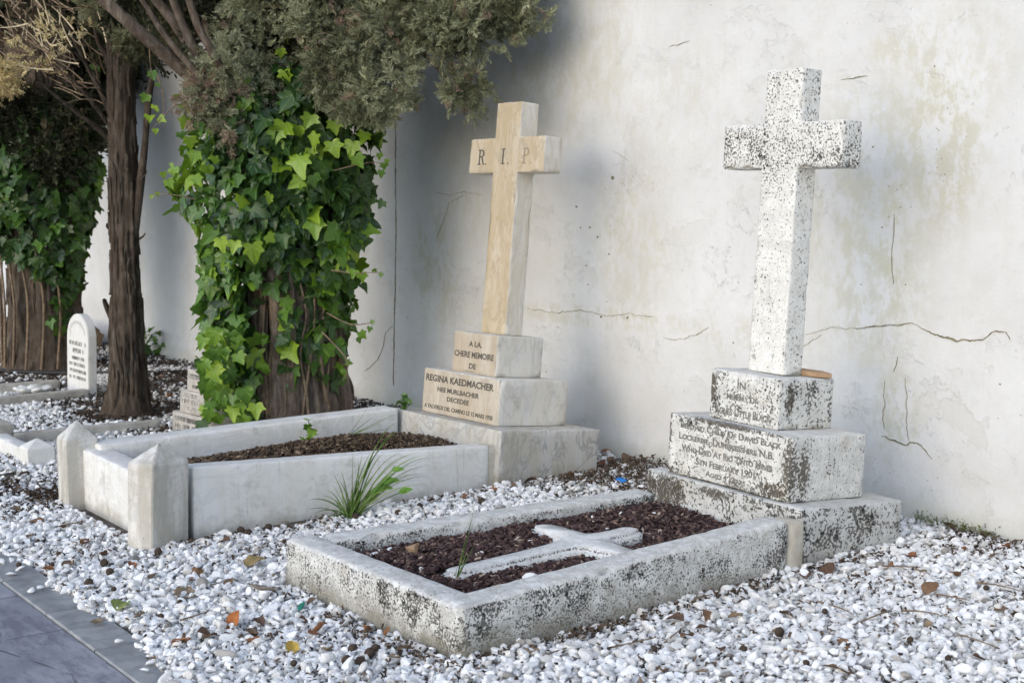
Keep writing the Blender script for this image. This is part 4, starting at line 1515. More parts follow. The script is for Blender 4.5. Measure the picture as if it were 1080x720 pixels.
# --- slim bare trunk to the left of it
MX, MY = -9.49, 3.52
mid = thing('cypress_tree', 'slim straight brown trunk with bare twigs standing between the two ivy clad trees', 'tree', (MX, MY, -.04))
mi = Matrix.Translation(mid.location).inverted()
link('trunk', under(trunk_mesh((MX, MY), [(-.2, .145), (0, .122), (.35, .103), (.9, .090), (1.3, .087), (1.8, .087), (2.6, .08), (4.4, .03)], 4.4, (.004, .002), 4, 8, .45, 60, 70, .14), mi), M['bark_dark'], mid)
for i, (pts, r0, r1) in enumerate([
        ([(136, 300, 9.75), (139, 270, 9.7), (146, 215, 9.65), (152, 160, 9.6), (157, 105, 9.55), (161, 80, 9.55)], .035, .020),
        ([(128, 150, 9.85), (112, 128, 9.7), (95, 105, 9.55), (72, 78, 9.4), (58, 55, 9.3)], .022, .008),
        ([(126, 145, 9.85), (108, 100, 9.7), (92, 70, 9.6), (75, 35, 9.5), (62, 5, 9.4)], .022, .010),
        ([(124, 160, 9.85), (106, 138, 9.7), (80, 118, 9.55), (55, 98, 9.4), (42, 86, 9.3)], .020, .008),
        ([(126, 120, 9.85), (116, 70, 9.75), (104, 45, 9.7), (96, 20, 9.6), (70, -10, 9.5)], .024, .012),
        ([(127, 130, 9.85), (113, 110, 9.7), (98, 80, 9.6), (84, 60, 9.5), (66, 48, 9.4)], .014, .006),
        ([(134, 60, 9.85), (142, 20, 9.75), (150, -20, 9.7)], .03, .02),
        ([(122, 345, 9.9), (112, 322, 9.75), (110, 316, 9.7)], .026, .012),
        ([(124, 246, 9.85), (114, 240, 9.75), (113, 236, 9.7)], .016, .006),
        ([(124, 200, 9.85), (115, 193, 9.75), (112, 191, 9.7)], .010, .004),
        ([(140, 255, 9.75), (150, 250, 9.65), (153, 246, 9.6)], .012, .004),
        ([(138, 300, 9.8), (135, 282, 9.6), (137, 272, 9.55)], .018, .006),
        ([(130, 400, 9.7), (124, 372, 9.62), (121, 352, 9.62)], .014, .006),
        ([(142, 190, 9.65), (152, 186, 9.6), (155, 180, 9.58)], .008, .003)]):
    P = smooth_path([at(*p) for p in pts], 4)
    v, f = tube(P, list(np.linspace(r0, r1, len(P))), 8, .25, i + 30)
    link('limb', under(np_mesh('limb', np.array(v), np.array(f)), mi), M['bark_dark'], mid)
# bare dead twigs fanning out to the left, some coloured pale as painted sunlight
g_ = random.Random(31)
TW, TWP = [], []
for k in range(190):
    px, py, dp = g_.uniform(5, 118), g_.uniform(-15, 112), g_.uniform(8.9, 10.0)
    if py > 60 + px * .55:
        continue
    p = at(px, py, dp)
    ang = g_.gauss(2.35, .45)
    L = g_.uniform(.10, .38)
    e = at(px + math.cos(ang) * L * 150 * .8, py - math.sin(ang) * L * 150 * .8, dp + g_.uniform(-.2, .2))
    m = p.lerp(e, .5) + Vector((g_.uniform(-.03, .03), g_.uniform(-.03, .03), g_.uniform(-.03, .03)))
    P = bezier(p, m, e, 5)
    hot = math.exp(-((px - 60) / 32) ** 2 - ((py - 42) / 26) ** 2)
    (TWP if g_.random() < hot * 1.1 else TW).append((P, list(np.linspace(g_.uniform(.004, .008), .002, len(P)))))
link('twigs', under(tubes_mesh(TW, 5, .2), mi), M['twig'], mid)
link('sunlit_dead_twigs', under(tubes_mesh(TWP, 5, .2), mi), M['sunlit_twig'], mid)
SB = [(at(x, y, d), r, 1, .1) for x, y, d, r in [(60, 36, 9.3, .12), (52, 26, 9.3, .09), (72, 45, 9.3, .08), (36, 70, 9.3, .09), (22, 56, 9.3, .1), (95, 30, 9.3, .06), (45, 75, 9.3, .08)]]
link('sunlit_sprigs', under(crown_mesh(SB, 70, .07, SPRAYS_LITE, 23, .4, .2), mi), M['sunlit_sprig'], mid)  # sprigs coloured bright yellow to stand for sunlight on them
UPM = [((MX + dx, MY + dy, z), r, 1, .1) for dx, dy, z, r in [(0, 0, 4.0, .7), (-.6, -.2, 3.5, .6), (.4, .2, 3.6, .5), (-.2, .6, 3.2, .45), (0, 0, 4.7, .5), (-.9, .5, 3.0, .5)]]
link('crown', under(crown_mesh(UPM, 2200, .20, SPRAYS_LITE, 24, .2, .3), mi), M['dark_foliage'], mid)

# --- the far ivy clad tree at the left edge
FX, FY = -12.70, 3.95
far = thing('cypress_tree', 'thick dark cypress with a ridged grey trunk at the left edge behind the round headstone', 'tree', (FX, FY, -.03))
fi = Matrix.Translation(far.location).inverted()
link('trunk', under(trunk_mesh((FX, FY), [(-.2, .38), (0, .34), (.5, .30), (1.2, .31), (2.2, .3), (3.2, .24), (5, .06)], 5.0, (0, 0), 5, 14, .3, 84, 60, .13), fi), M['bark'], far)
for i, (pts, r0, r1) in enumerate([
        ([(40, 150, 12.9), (20, 80, 12.6), (-20, 0, 12.3), (-60, -60, 12)], .09, .05),
        ([(50, 140, 12.9), (80, 60, 12.7), (105, -20, 12.6)], .08, .04),
        ([(45, 130, 12.9), (50, 50, 12.9), (40, -40, 12.9)], .08, .05)]):
    P = smooth_path([at(*p) for p in pts], 4)
    v, f = tube(P, list(np.linspace(r0, r1, len(P))), 8, .25, i + 50)
    link('limb', under(np_mesh('limb', np.array(v), np.array(f)), fi), M['bark'], far)
FL = [(at(x, y, d), r, w, .35) for x, y, d, r, w in [(20, 130, 12.2, .36, 1), (55, 145, 12.2, .32, 1), (80, 130, 12.3, .26, 1), (-10, 140, 12.2, .34, 1), (60, 172, 12.1, .18, 1.2), (40, 160, 12.1, .22, 1.2), (90, 110, 12.5, .22, 1), (10, 100, 12.4, .3, 1),
                                                 (20, 40, 13.0, .55, .9), (70, 30, 13.2, .5, .9), (110, 40, 13.6, .45, .9), (100, 85, 13.4, .3, .9), (60, 90, 13.2, .4, .9), (-20, 60, 13, .5, .8), (0, -20, 13, .7, .7), (80, -40, 13.2, .7, .7), (130, 0, 13.8, .4, .8), (120, 75, 13.8, .2, .8), (-60, 20, 13, .7, .5), (-70, 110, 12.6, .6, .5),
                                                 (160, -30, 13.8, .5, .6)]]
link('crown', under(crown_mesh(FL, 12500, .16, SPRAYS_LITE, 25, .1, .3), fi), M['dark_foliage'], far)
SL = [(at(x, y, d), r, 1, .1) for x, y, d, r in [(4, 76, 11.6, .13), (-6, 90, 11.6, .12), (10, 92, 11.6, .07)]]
link('sunlit_foliage', under(crown_mesh(SL, 300, .075, SPRAYS_LITE, 26, .3, .2), fi), M['sunlit_sprig'], far)  # patch of sunlit foliage, the sun painted in as yellow
UPF = [((FX + dx, FY + dy, z), r, 1, .1) for dx, dy, z, r in [(0, 0, 4.4, 1.0), (-.8, -.3, 3.9, .8), (.5, -.5, 3.9, .7), (0, 0, 5.3, .7)]]
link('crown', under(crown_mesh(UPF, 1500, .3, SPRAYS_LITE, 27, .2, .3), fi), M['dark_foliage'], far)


def far_ivy():
    g = np.random.default_rng(61)
    n = 3200
    a = g.uniform(0, 2 * math.pi, n)
    z = g.uniform(.1, 2.3, n)
    lump = np.array([noise.noise(Vector((math.cos(q) * 1.6, math.sin(q) * 1.6, w * 1.5 + 9))) for q, w in zip(a, z)])
    lay = g.random(n)
    r = np.interp(z, [0, .7, 1.2, 1.8, 2.3], [.40, .42, .52, .58, .56]) * (1 + .22 * lump) * (.75 + .3 * lay)
    out = np.stack([np.cos(a), np.sin(a), np.zeros(n)], 1)
    P = np.array([FX, FY, 0]) + out * r[:, None] + np.stack([0 * z, 0 * z, z], 1)
    px, py = to_px(P)
    keep = poly_in(px, py, [(-80, 90), (115, 85), (112, 130), (102, 160), (106, 180), (100, 215), (92, 240), (85, 262), (84, 300), (72, 315), (66, 345), (56, 350), (50, 320), (62, 300), (40, 290), (20, 270), (-20, 262), (-80, 270)])
    keep &= ~((py > 255) & (px > 40) & (px < 70) & (g.random(n) < .5))
    P, out, lay = P[keep], out[keep], lay[keep]
    n = len(P)
    rnd = np.clip(.18 + .4 * np.array([max(0, noise.noise(Vector(p * 2))) for p in P]) + g.normal(scale=.15, size=n), 0, .75)
    o, t = leaf_frames(P, out, g)
    ex = [(100, 70, .06), (106, 145, .06), (98, 165, .07), (104, 180, .05), (102, 198, .06), (98, 215, .06), (90, 235, .06), (92, 255, .045), (84, 268, .05), (80, 290, .055), (86, 300, .05), (64, 322, .06), (58, 335, .06), (66, 345, .05), (72, 338, .05), (60, 310, .06), (100, 130, .05), (108, 152, .05)]
    EP = np.array([tuple(at(x, y, 12.5)) for x, y, s in ex])
    eo = (ORG - EP) / 12 + g.normal(scale=.3, size=EP.shape)
    et = np.stack([0 * EP[:, 0], 0 * EP[:, 0], -np.ones(len(EP))], 1) + g.normal(scale=.4, size=EP.shape)
    return ivy_mesh(np.concatenate([P, EP]), np.concatenate([o, eo]), np.concatenate([t, et]), np.concatenate([g.uniform(.07, .12, n), [s * 1.6 for *_, s in ex]]), np.concatenate([rnd, g.uniform(.1, .5, len(ex))]), 10)


fiv = thing('ivy', 'dark ivy mantle hanging on the far left trunk above its bare foot', 'ivy', (FX + .3, FY - .3, -.03))
fvi = Matrix.Translation(fiv.location).inverted()
link('leaves', under(far_ivy(), fvi), M['leaf'], fiv)
ST = []
for k in range(7):
    a0 = -2.2 + k * .35
    P = smooth_path([(FX + math.cos(a0 + q) * .40, FY + math.sin(a0 + q) * .40, z) for q, z in ((0, 0), (.1, .6), (-.05, 1.1), (.1, 1.7))], 4)
    ST.append((P, list(np.linspace(.014, .007, len(P)))))
link('stem', under(tubes_mesh(ST, 6, .2), fvi), M['twig'], fiv)


# --- low green plants
def little_plant(name, label, px, py, depth, n, spread, size, bright, cat='plant', h=.12, z=None):
    g = np.random.default_rng(int(px + py))
    c = at(px, py, depth) if z is None else z
    root = thing(name, label, cat, tuple(c))
    P = np.stack([g.normal(scale=spread, size=n), g.normal(scale=spread * .6, size=n), g.uniform(.01, h, n)], 1)
    o = np.stack([g.normal(scale=.5, size=n), g.normal(scale=.5, size=n) - .4, np.ones(n)], 1)
    t = np.concatenate([P[:, :2] * 6 + g.normal(scale=.4, size=(n, 2)), g.normal(scale=.35, size=(n, 1)) - .1], 1)
    link('leaves', ivy_mesh(P, o, t, g.uniform(size * .6, size * 1.2, n), np.clip(g.normal(bright, .18, n), 0, 1), 3), M['leaf'], root)
    link('stem', tubes_mesh([(bezier((0, 0, -.03), (p[0] * .3, p[1] * .3, p[2] * .8), tuple(p), 5), [.0022] * 6) for p in P], 5), M['grass'], root)
    return root


little_plant('ivy_seedling', 'young ivy patch growing at the wall foot right of the slim trunk', 0, 0, 0, 34, .16, .075, .45, 'plant', .25, Vector((-13.1, 5.0, -.02)))
little_plant('ivy_seedling', 'low bright leaves growing behind the left marble post', 0, 0, 0, 14, .07, .06, .8, 'plant', .05, Vector((-7.95, 3.32, -.04)))
little_plant('ivy_seedling', 'low green leaves growing at the ivy tree foot beside the stepped stone', 0, 0, 0, 16, .10, .07, .75, 'plant', .10, Vector((-8.05, 3.72, -.03)))
little_plant('seedling', 'small lone green seedling sprouting inside the marble grave', 0, 0, 0, 9, .03, .045, .7, 'plant', .14, Vector((-6.52, 3.42, bed_height_L(-6.52, 3.42) - .01)))
little_plant('seedling', 'tiny dark sprig growing in the joint beside the inscribed marble plinth', 0, 0, 0, 12, .03, .035, .35, 'plant', .10, Vector((-6.66, 4.10, .255)))


# --- grass
def blade_mesh(blades, width, seed):
    """blades: (base, mid, tip) bezier points; ribbons folded along the middle so that they have a section"""
    g = np.random.default_rng(seed)
    V, F, A = [], [], []
    for (a, b, c) in blades:
        P = bezier(a, b, c, 9)
        side = (P[-1] - P[0]).cross(Vector((g.normal(), g.normal(), .2)))
        side = side.normalized() if side.length > 1e-6 else Vector((1, 0, 0))
        w0 = width * g.uniform(.7, 1.2)
        o = len(V)
        r = g.random()
        for i, p in enumerate(P):
            t = i / 9
            w = w0 * min(1, .5 + t * 2.5) * (1 - t) ** .7 + .0004
            tn = (P[min(i + 1, 9)] - P[max(i - 1, 0)]).normalized()
            up = side.cross(tn) * w * .55
            V += [p - side * w + up, p - up * .3, p + side * w + up, p - up * .9]
            A += [r] * 4
        for i in range(9):
            for x, y in ((0, 1), (1, 2), (2, 3), (3, 0)):
                F.append((o + i * 4 + x, o + i * 4 + y, o + (i + 1) * 4 + y, o + (i + 1) * 4 + x))
    return np_mesh('blades', np.array([tuple(v) for v in V]), np.array(F), True, A)


def leaf_proto(seed, curl):
    """a dry broad leaf with a fold, a curl and a short stalk"""
    g = np.random.default_rng(seed)
    rows, cols = 9, 4
    V, F = [], []
    for j in range(rows + 1):
        t = j / rows
        w = .36 * math.sin(math.pi * min(1, t ** .8)) ** .75 * (1 - .25 * t) + .012
        for i in range(-cols, cols + 1):
            u = i / cols
            x = u * w * (1 + .06 * g.normal())
            z = abs(u) ** 1.4 * w * curl + .22 * curl * math.sin(t * 3.0 + seed) + .03 * g.normal() * abs(u)
            V.append((x, t - .5, z))
    n = 2 * cols + 1
    for j in range(rows):
        for i in range(n - 1):
            F.append((j * n + i, j * n + i + 1, (j + 1) * n + i + 1, (j + 1) * n + i))
    o = len(V)
    v, f = tube([(0, -.5, .02), (0, -.62, .03), (.03, -.75, .06)], [.014, .012, .01], 5)
    V += v
    F += [tuple(q + o for q in x) for x in f]
    V = np.array(V)
    me = np_mesh('dry_leaf', V, np.array(F))
    return me


M['broad_leaf'] = mat_simple('broad_green_leaf', (.10, .22, .03), (.19, .34, .06), 14, .5, .3, .003)


def grass_tuft():
    base = Vector((-5.62, 3.16, -.05))
    root = thing('grass_tuft', 'green grass tuft growing in the gravel against the marble kerb', 'grass', tuple(base))
    g = random.Random(4)
    dep = float((np.array(base) - ORG) @ B[2])
    tips = [(325, 527), (332, 541), (345, 517), (352, 500), (360, 497), (378, 484), (382, 480), (390, 478), (418, 445), (424, 452), (405, 478), (430, 480), (446, 480), (452, 482), (440, 490), (372, 478), (398, 470), (395, 500), (362, 508), (410, 495), (350, 556), (345, 545), (420, 505), (438, 500), (448, 502), (375, 505), (385, 492), (404, 500)]
    bl = []
    bx, by = to_px(np.array(base))
    for (x, y) in tips:
        for rep in range(2 if x < 365 or x > 415 else 1):
            tip = at(x + g.uniform(-6, 6) * rep, y + g.uniform(-4, 12) * rep, dep + g.uniform(-.14, .10))
            b = base + Vector((g.gauss(0, .018), g.gauss(0, .018), -.02))
            m = b.lerp(tip, .5)
            m.z = max(b.z + .02, tip.z * (.75 if abs(x - bx) > 25 else .55) + b.z * .3 + .06 * min(1, abs(x - bx) / 40))
            bl.append((b, m, tip))
    for k in range(18):
        a, r = g.uniform(0, 6.28), g.uniform(.02, .10)
        b = base + Vector((g.gauss(0, .02), g.gauss(0, .02), -.02))
        tip = base + Vector((math.cos(a) * r, math.sin(a) * r, g.uniform(.05, .17)))
        bl.append((b, b.lerp(tip, .5) + Vector((0, 0, .03)), tip))
    inv = Matrix.Translation(base).inverted()
    link('blades', under(blade_mesh(bl, .0043, 2), inv), M['grass'], root)
    for (x, y, s, c) in [(434, 505, .07, .5), (442, 492, .05, .45), (428, 512, .06, .55), (420, 515, .06, .4), (450, 514, .055, .6)]:
        p = np.array([tuple(at(x - 22, y + 3, dep - .02))])
        P = bezier(base, Vector(base).lerp(Vector(p[0]), .5) + Vector((0, 0, .02)), Vector(p[0]), 6)
        v, f = tube(P, [.0025] * 7, 6)
        link('stem', under(np_mesh('stem', np.array(v), np.array(f)), inv), M['grass'], root)
        d = B[0] * 1.0 + B[1] * .15
        me = leaf_proto(int(x), .25)
        R = basis_mats(d[None], np.array([[.35, -.45, 1.0]]))[0] * s * 1.25
        me.transform(Matrix([[*R[i], p[0][i]] for i in range(3)] + [[0, 0, 0, 1]]))
        link('broad_leaf', under(me, inv), M['broad_leaf'], root)


grass_tuft()


def stalk(name, label, base, tops, cat='grass', w=.0022):
    root = thing(name, label, cat, tuple(base))
    bl = []
    g = random.Random(8)
    for t in tops:
        t = Vector(t)
        bl.append((Vector(base), Vector(base).lerp(t, .5) + Vector((g.uniform(-.01, .01), g.uniform(-.01, .01), .0)), t))
    link('blades', under(blade_mesh(bl, w, 5), Matrix.Translation(base).inverted()), M['grass'], root)
    return root


b = Vector((-4.10, 2.74, .05))
dep = float((np.array(b) - ORG) @ B[2])
stalk('grass_stalk', 'single thin grass stalk growing at the foot of the flat cement cross', b, [at(501, 532, dep), at(497, 548, dep), at(483, 596, dep), at(492, 582, dep + .02), at(486, 588, dep), at(500, 575, dep), at(490, 570, dep)])
b = Vector((-6.35, 3.55, bed_height_L(-6.35, 3.55)))
dep = float((np.array(b) - ORG) @ B[2])
stalk('grass_stalk', 'tall thin grass stems standing in the brown soil of the marble grave', b, [at(389, 428, dep), at(393, 440, dep), at(386, 452, dep), at(401, 446, dep), at(418, 436, dep), at(410, 452, dep), at(378, 455, dep)])


# moss along the foot of the wall on the right
def moss():
    g = np.random.default_rng(3)
    n = 900
    x = np.concatenate([g.uniform(-3.98, -3.45, 340), g.uniform(-4.6, -4.1, 120), g.uniform(-5.2, -4.9, 280)])[:n]
    cl = np.array([noise.noise(Vector((q * 7, 0, 2))) for q in x])
    k = cl > -.2
    x = x[k]
    n = len(x)
    P = np.stack([x, WALL_Y - .045 - np.abs(g.normal(scale=.022, size=n)), -.012 + np.abs(g.normal(scale=.02, size=n))], 1)
    ax = np.stack([g.normal(scale=.6, size=n), g.normal(scale=.6, size=n) - .3, np.ones(n)], 1)
    R = basis_mats(ax, g.normal(size=(n, 3))) * g.uniform(.007, .02, n)[:, None, None]
    T = np.concatenate([R, P[:, :, None]], 2)
    V, F, A = scatter(SPRAYS_LITE, g.integers(0, 8, n), T, g.random(n))
    tag(link('moss', np_mesh('moss', V, F, False, A), M['moss']), 'green and ochre moss growing along the foot of the wall', 'moss', None, 'stuff')


moss()

# ------------------------------------------------------------------ the graves further back
def marks(parent, rows, u0, u1, v, mat, seed):
    """rows of worn, no longer legible cut letters: (z, height, x0 frac, x1 frac)"""
    g = random.Random(seed)
    for (z, h, a, b) in rows:
        V, F = [], []
        x = u0 + (u1 - u0) * a
        xe = u0 + (u1 - u0) * b
        while x < xe:
            w = h * g.uniform(.4, .7)
            if g.random() < .16:
                x += w
                continue
            t = h * .18
            bars = [(x, x + t, z, z + h)]
            if g.random() < .7:
                bars.append((x + w - t, x + w, z + (0 if g.random() < .6 else h * .45), z + h))
            for zz in (0, .42, .82):
                if g.random() < .55:
                    bars.append((x + t, x + w - t * .5, z + h * zz, z + h * zz + t))
            for (x0, x1, z0, z1) in bars:
                o = len(V)
                for yy in (v + .002, v - .0012 - g.uniform(0, .0004)):
                    V += [(x0, yy, z0), (x1, yy, z0), (x1, yy, z1), (x0, yy, z1)]
                F += [(o + 4, o + 5, o + 6, o + 7)] + [(o + k, o + (k + 1) % 4, o + 4 + (k + 1) % 4, o + 4 + k) for k in range(4)]
            x += w + h * .16
        link('inscription', np_mesh('marks', np.array(V), np.array(F), False), mat, parent)


def round_headstone():
    root = thing('headstone', 'small white headstone with a rounded top and worn lettering near the far trunk', 'headstone', (-10.845, 3.60, -.04), (-.02, .012, .03))
    W, T, H, R = .235, .07, .44, .20
    prof = [(-W, -.15)] + [(-W, z) for z in (0, .1, .2, .3, .38)] + [(-W * math.cos(a), H + R * math.sin(a)) for a in [math.pi * k / 18 for k in range(19)]] + [(W, z) for z in (.38, .3, .2, .1, 0)] + [(W, -.15)]
    bm = bmesh.new()
    vs = [bm.verts.new((x, 0, z)) for x, z in prof]
    f = bm.faces.new(vs)
    bm.normal_update()
    if f.normal.y > 0:
        f.normal_flip()
    ex = bmesh.ops.extrude_face_region(bm, geom=[f])
    bmesh.ops.translate(bm, verts=[v for v in ex['geom'] if isinstance(v, bmesh.types.BMVert)], vec=(0, T, 0))
    bmesh.ops.recalc_face_normals(bm, faces=bm.faces)
    bmesh.ops.bevel(bm, geom=[e for e in bm.edges if abs(e.verts[0].co.y - e.verts[1].co.y) < 1e-5], offset=.006, segments=2, affect='EDGES')
    me = bpy.data.meshes.new('headstone')
    bm.to_mesh(me)
    bm.free()
    st = link('slab', me, M['palestone'], root)
    marks(st, [(.385, .032, .12, .86), (.325, .034, .28, .76), (.268, .026, .2, .8), (.218, .026, .12, .9), (.165, .026, .14, .86), (.112, .026, .12, .88)], -W, W, 0, M['letter_grey'], 2)
    # curved line of letters under the arch
    g = random.Random(6)
    V, F = [], []
    for k in range(11):
        a = math.pi * (.14 + .72 * k / 10)
        c = Vector((-math.cos(a) * W * .76, 0, H + math.sin(a) * R * .66))
        t = Vector((math.sin(a), 0, math.cos(a)))
        n = Vector((-math.cos(a), 0, math.sin(a)))
        for dx in (-.008, .006):
            o = len(V)
            for yy in (.002, -.0014):
                for (p, q) in ((0, -.014), (.004, -.014), (.004, .014), (0, .014)):
                    w = c + t * (p + dx) + n * q
                    V.append((w.x, yy, w.z))
            F += [(o + 4, o + 5, o + 6, o + 7)[::-1]]
    link('inscription', np_mesh('arc', np.array(V), np.array(F), False), M['letter_grey'], st)


round_headstone()
HK = thing('grave_kerb', 'low grey stone kerb framing the gravel in front of the round headstone', 'grave kerb', (-10.9, 2.9, gz(2.9)))
hi = Matrix.Translation(HK.location).inverted()
link('kerb_rail', under(rail((-10.44, 1.9), (-10.52, 3.58), .10, .012, .025, .25, (-1, 0), 31), hi), M['drystone'], HK)
link('kerb_rail', under(rail((-11.42, 1.9), (-11.30, 3.58), .10, .02, .03, .25, (1, 0), 32), hi), M['drystone'], HK)
link('kerb_rail', under(rail((-11.32, 1.9), (-10.54, 1.9), .10, .012, .012, .25, (0, 1), 33), hi), M['drystone'], HK)

# pale stone flower lying on that grave
def flower():
    bm = bmesh.new()
    for k in range(7):
        a = k * 2 * math.pi / 7
        r = bmesh.ops.create_icosphere(bm, subdivisions=2, radius=1, matrix=Matrix.Translation((math.cos(a) * .085, math.sin(a) * .085, .03)) @ Matrix.Rotation(a, 4, 'Z') @ Matrix.Rotation(-.35, 4, 'Y') @ Matrix.Diagonal((.075, .048, .022, 1)))
    bmesh.ops.create_icosphere(bm, subdivisions=2, radius=1, matrix=Matrix.Translation((0, 0, .045)) @ Matrix.Diagonal((.05, .05, .03, 1)))
    for v in bm.verts:
        v.co += v.co.normalized() * .008 * noise.noise(v.co * 30)
    me = bpy.data.meshes.new('stone_flower')
    bm.to_mesh(me)
    bm.free()
    for p in me.polygons:
        p.use_smooth = True
    o = tag(link('stone_flower', me, M['palestone']), 'pale carved flower ornament lying on the gravel before the round headstone', 'ornament')
    o.location = (-10.95, 3.28, -.03)


flower()

# stepped memorial half hidden by the ivy
SM = thing('stepped_headstone', 'small stepped grey headstone half hidden by ivy leaves', 'headstone', (-8.335, 3.58, -.05), (-.06, 0, .05))
s1 = link('base_slab', solid([-.25, .25], [-.10, .22], [-.12, .14], r=.006, sp=.05, amp=.002, chip=.015, seed=41), M['drystone'], SM)
s2 = link('plinth', solid([-.175, .175], [-.085, .17], [.1415, .288], r=.005, sp=.05, amp=.002, chip=.012, seed=42), M['drystone'], SM)
s3 = link('plinth', solid([-.10, .10], [-.075, .10], [.2895, .43], r=.005, sp=.05, amp=.002, chip=.012, seed=43), M['drystone'], SM)
marks(s1, [(.085, .03, .08, .9), (.035, .03, .1, .9)], -.25, .25, -.10, M['letter_grey'], 3)
marks(s2, [(.245, .028, .08, .92), (.205, .028, .08, .92), (.163, .025, .3, .7)], -.175, .175, -.085, M['letter_grey'], 4)
marks(s3, [(.37, .032, .12, .88), (.31, .022, .4, .7)], -.10, .10, -.075, M['letter_grey'], 5)
SK = thing('grave_kerb', 'low white kerb with a short pointed corner post at the left edge', 'grave kerb', (-8.4, 2.9, gz(2.9)))
si = Matrix.Translation(SK.location).inverted()
link('kerb_rail', under(rail((-7.97, 2.50), (-8.02, 3.46), .09, -.005, .02, .25, (-1, 0), 51), si), M['palestone'], SK)
link('kerb_rail', under(rail((-8.83, 2.50), (-8.80, 3.46), .07, .01, .015, .25, (1, 0), 52), si), M['drystone'], SK)
link('kerb_rail', under(rail((-8.76, 2.36), (-8.14, 2.355), .09, .022, .018, .25, (0, 1), 53), si), M['palestone'], SK)
p = link('kerb_post', post(.17, .17, .115, .045, .005, 5), M['palestone'], SK)
p.location = Vector((-8.045, 2.42, -.075)) - SK.location
p = link('kerb_post', post(.16, .16, .15, .03, .005, 6), M['drystone'], SK)
p.location = Vector((-8.86, 2.42, -.075)) - SK.location

# fallen log by the wall, garden hose
def log():
    c = Vector((-14.75, 4.83, .11))
    P = [c + Vector((t, .03 * math.sin(t * 4), .02 * math.cos(t * 3))) for t in np.linspace(-.62, .62, 14)]
    v, f = tube(P, [.12 + .012 * math.sin(i) for i in range(14)], 20, .25, 77)
    o = len(v)
    v += [tuple(P[0]), tuple(P[-1])]
    f4 = f + [(o, (k + 1) % 20, k, o) for k in range(0)]
    root = thing('log', 'short brown log lying against the wall behind the round headstone', 'log', (c.x, c.y, -.01))
    iv = Matrix.Translation(root.location).inverted()
    link('bark', under(np_mesh('log', np.array(v[:o]), np.array(f)), iv), M['bark'], root)
    for e in (0, 13):
        ring = [Vector(v[e * 20 + k]) for k in range(20)]
        me = np_mesh('end', np.array([tuple(q) for q in ring] + [tuple(P[e])]), np.array([((k + 1) % 20, k, 20) if e == 0 else (k, (k + 1) % 20, 20) for k in range(20)]), False)
        link('cut_end', under(me, iv), M['twig'], root)


log()
P = smooth_path([(-15.0, 2.5, -.04), (-13.6, 3.2, -.035), (-12.75, 3.48, -.02), (-12.4, 3.62, -.015), (-12.0, 3.95, -.01), (-11.7, 4.3, -.01), (-11.5, 4.8, -.01)], 6)
v, f = tube(P, [.017] * len(P), 10, 0)
tag(link('hose', np_mesh('hose', np.array(v), np.array(f)), M['hose']), 'thin black hose lying on the gravel at the far trunk', 'hose')


# ------------------------------------------------------------------ things fallen on the gravel
LEAFM = []
for i, (a, b_) in enumerate([((.11, .072, .048), (.19, .13, .085)), ((.155, .085, .05), (.24, .145, .085)), ((.075, .045, .035), (.15, .095, .065)), ((.24, .17, .11), (.35, .27, .18)), ((.20, .085, .045), (.29, .14, .07))]):
    LEAFM.append(mat_simple('dry_leaf_brown', a, b_, 9, .8, .4, .004, .2))
YEL = mat_simple('yellow_leaf', (.46, .29, .05), (.58, .42, .11), 9, .7, .3, .004, .2)
GREENLEAF = mat_simple('faded_green_leaf', (.16, .22, .07), (.30, .32, .10), 9, .7, .3, .004, .2)
LPROTO = []
for i in range(10):
    me = leaf_proto(i, .35 + .09 * (i % 5))
    me.materials.append(LEAFM[i % 5])
    LPROTO.append(me)
g_ = random.Random(17)


def put(me, name, pos, size, label, cat, group=None, rot=None, mat=None):
    if mat is not None:
        me = me.copy()
        me.materials.clear()
        me.materials.append(mat)
    o = bpy.data.objects.new(name, me)
    COL.objects.link(o)
    o.location = pos
    o.rotation_euler = rot or (g_.gauss(0, .3), g_.gauss(0, .3), g_.uniform(0, 6.28))
    o.scale = (size, size * (g_.uniform(.78, .98) if cat == 'cone' else 1), size * (.9 if cat == 'cone' else 1))
    return tag(o, label, cat, group)


LG = 'dry brown leaves fallen on the gravel'
put(LPROTO[4], 'dry_leaf', ground_at(308, 689, .022), .075, 'yellow fallen leaf on the gravel in front of the lichened kerb corner', 'leaf', None, (.1, .2, 1.2), YEL)
put(LPROTO[1], 'dry_leaf', ground_at(508, 683, .035), .085, 'amber dry leaf leaning upright against the near corner of the lichened kerb', 'leaf', None, (1.15, .1, .6), mat_simple('amber_leaf', (.27, .145, .045), (.38, .22, .07), 9, .7, .3))
put(LPROTO[3], 'dry_leaf', ground_at(196, 632, .025), .135, 'largest curled brown leaf on the gravel between post and paving edge', 'leaf', None, (.15, .25, 1.0), LEAFM[3])
put(LPROTO[2], 'dry_leaf', ground_at(278, 628, .025), .13, 'grey brown leaf tilted on the gravel left of the lichened kerb', 'leaf', None, (.6, .2, 2.6), mat_simple('grey_leaf', (.20, .17, .14), (.33, .29, .24), 9, .8, .3))
put(LPROTO[6], 'dry_leaf', ground_at(269, 599, .022), .11, 'olive and brown leaf on the gravel in front of the marble kerb', 'leaf', None, (.1, .1, .3), mat_simple('olive_leaf', (.24, .20, .08), (.36, .24, .12), 4, .8, .3))
put(LPROTO[5], 'dry_leaf', ground_at(247, 662, .028), .08, 'bright rust red leaf standing on edge in the gravel near the paving', 'leaf', None, (.9, .2, .4), mat_simple('rust_leaf', (.30, .095, .03), (.40, .15, .045), 9, .8, .3))
put(LPROTO[7], 'dry_leaf', ground_at(128, 645, .022), .10, 'leaf turning from green to brown beside the paving edge', 'leaf', None, (.2, .1, .9), GREENLEAF)
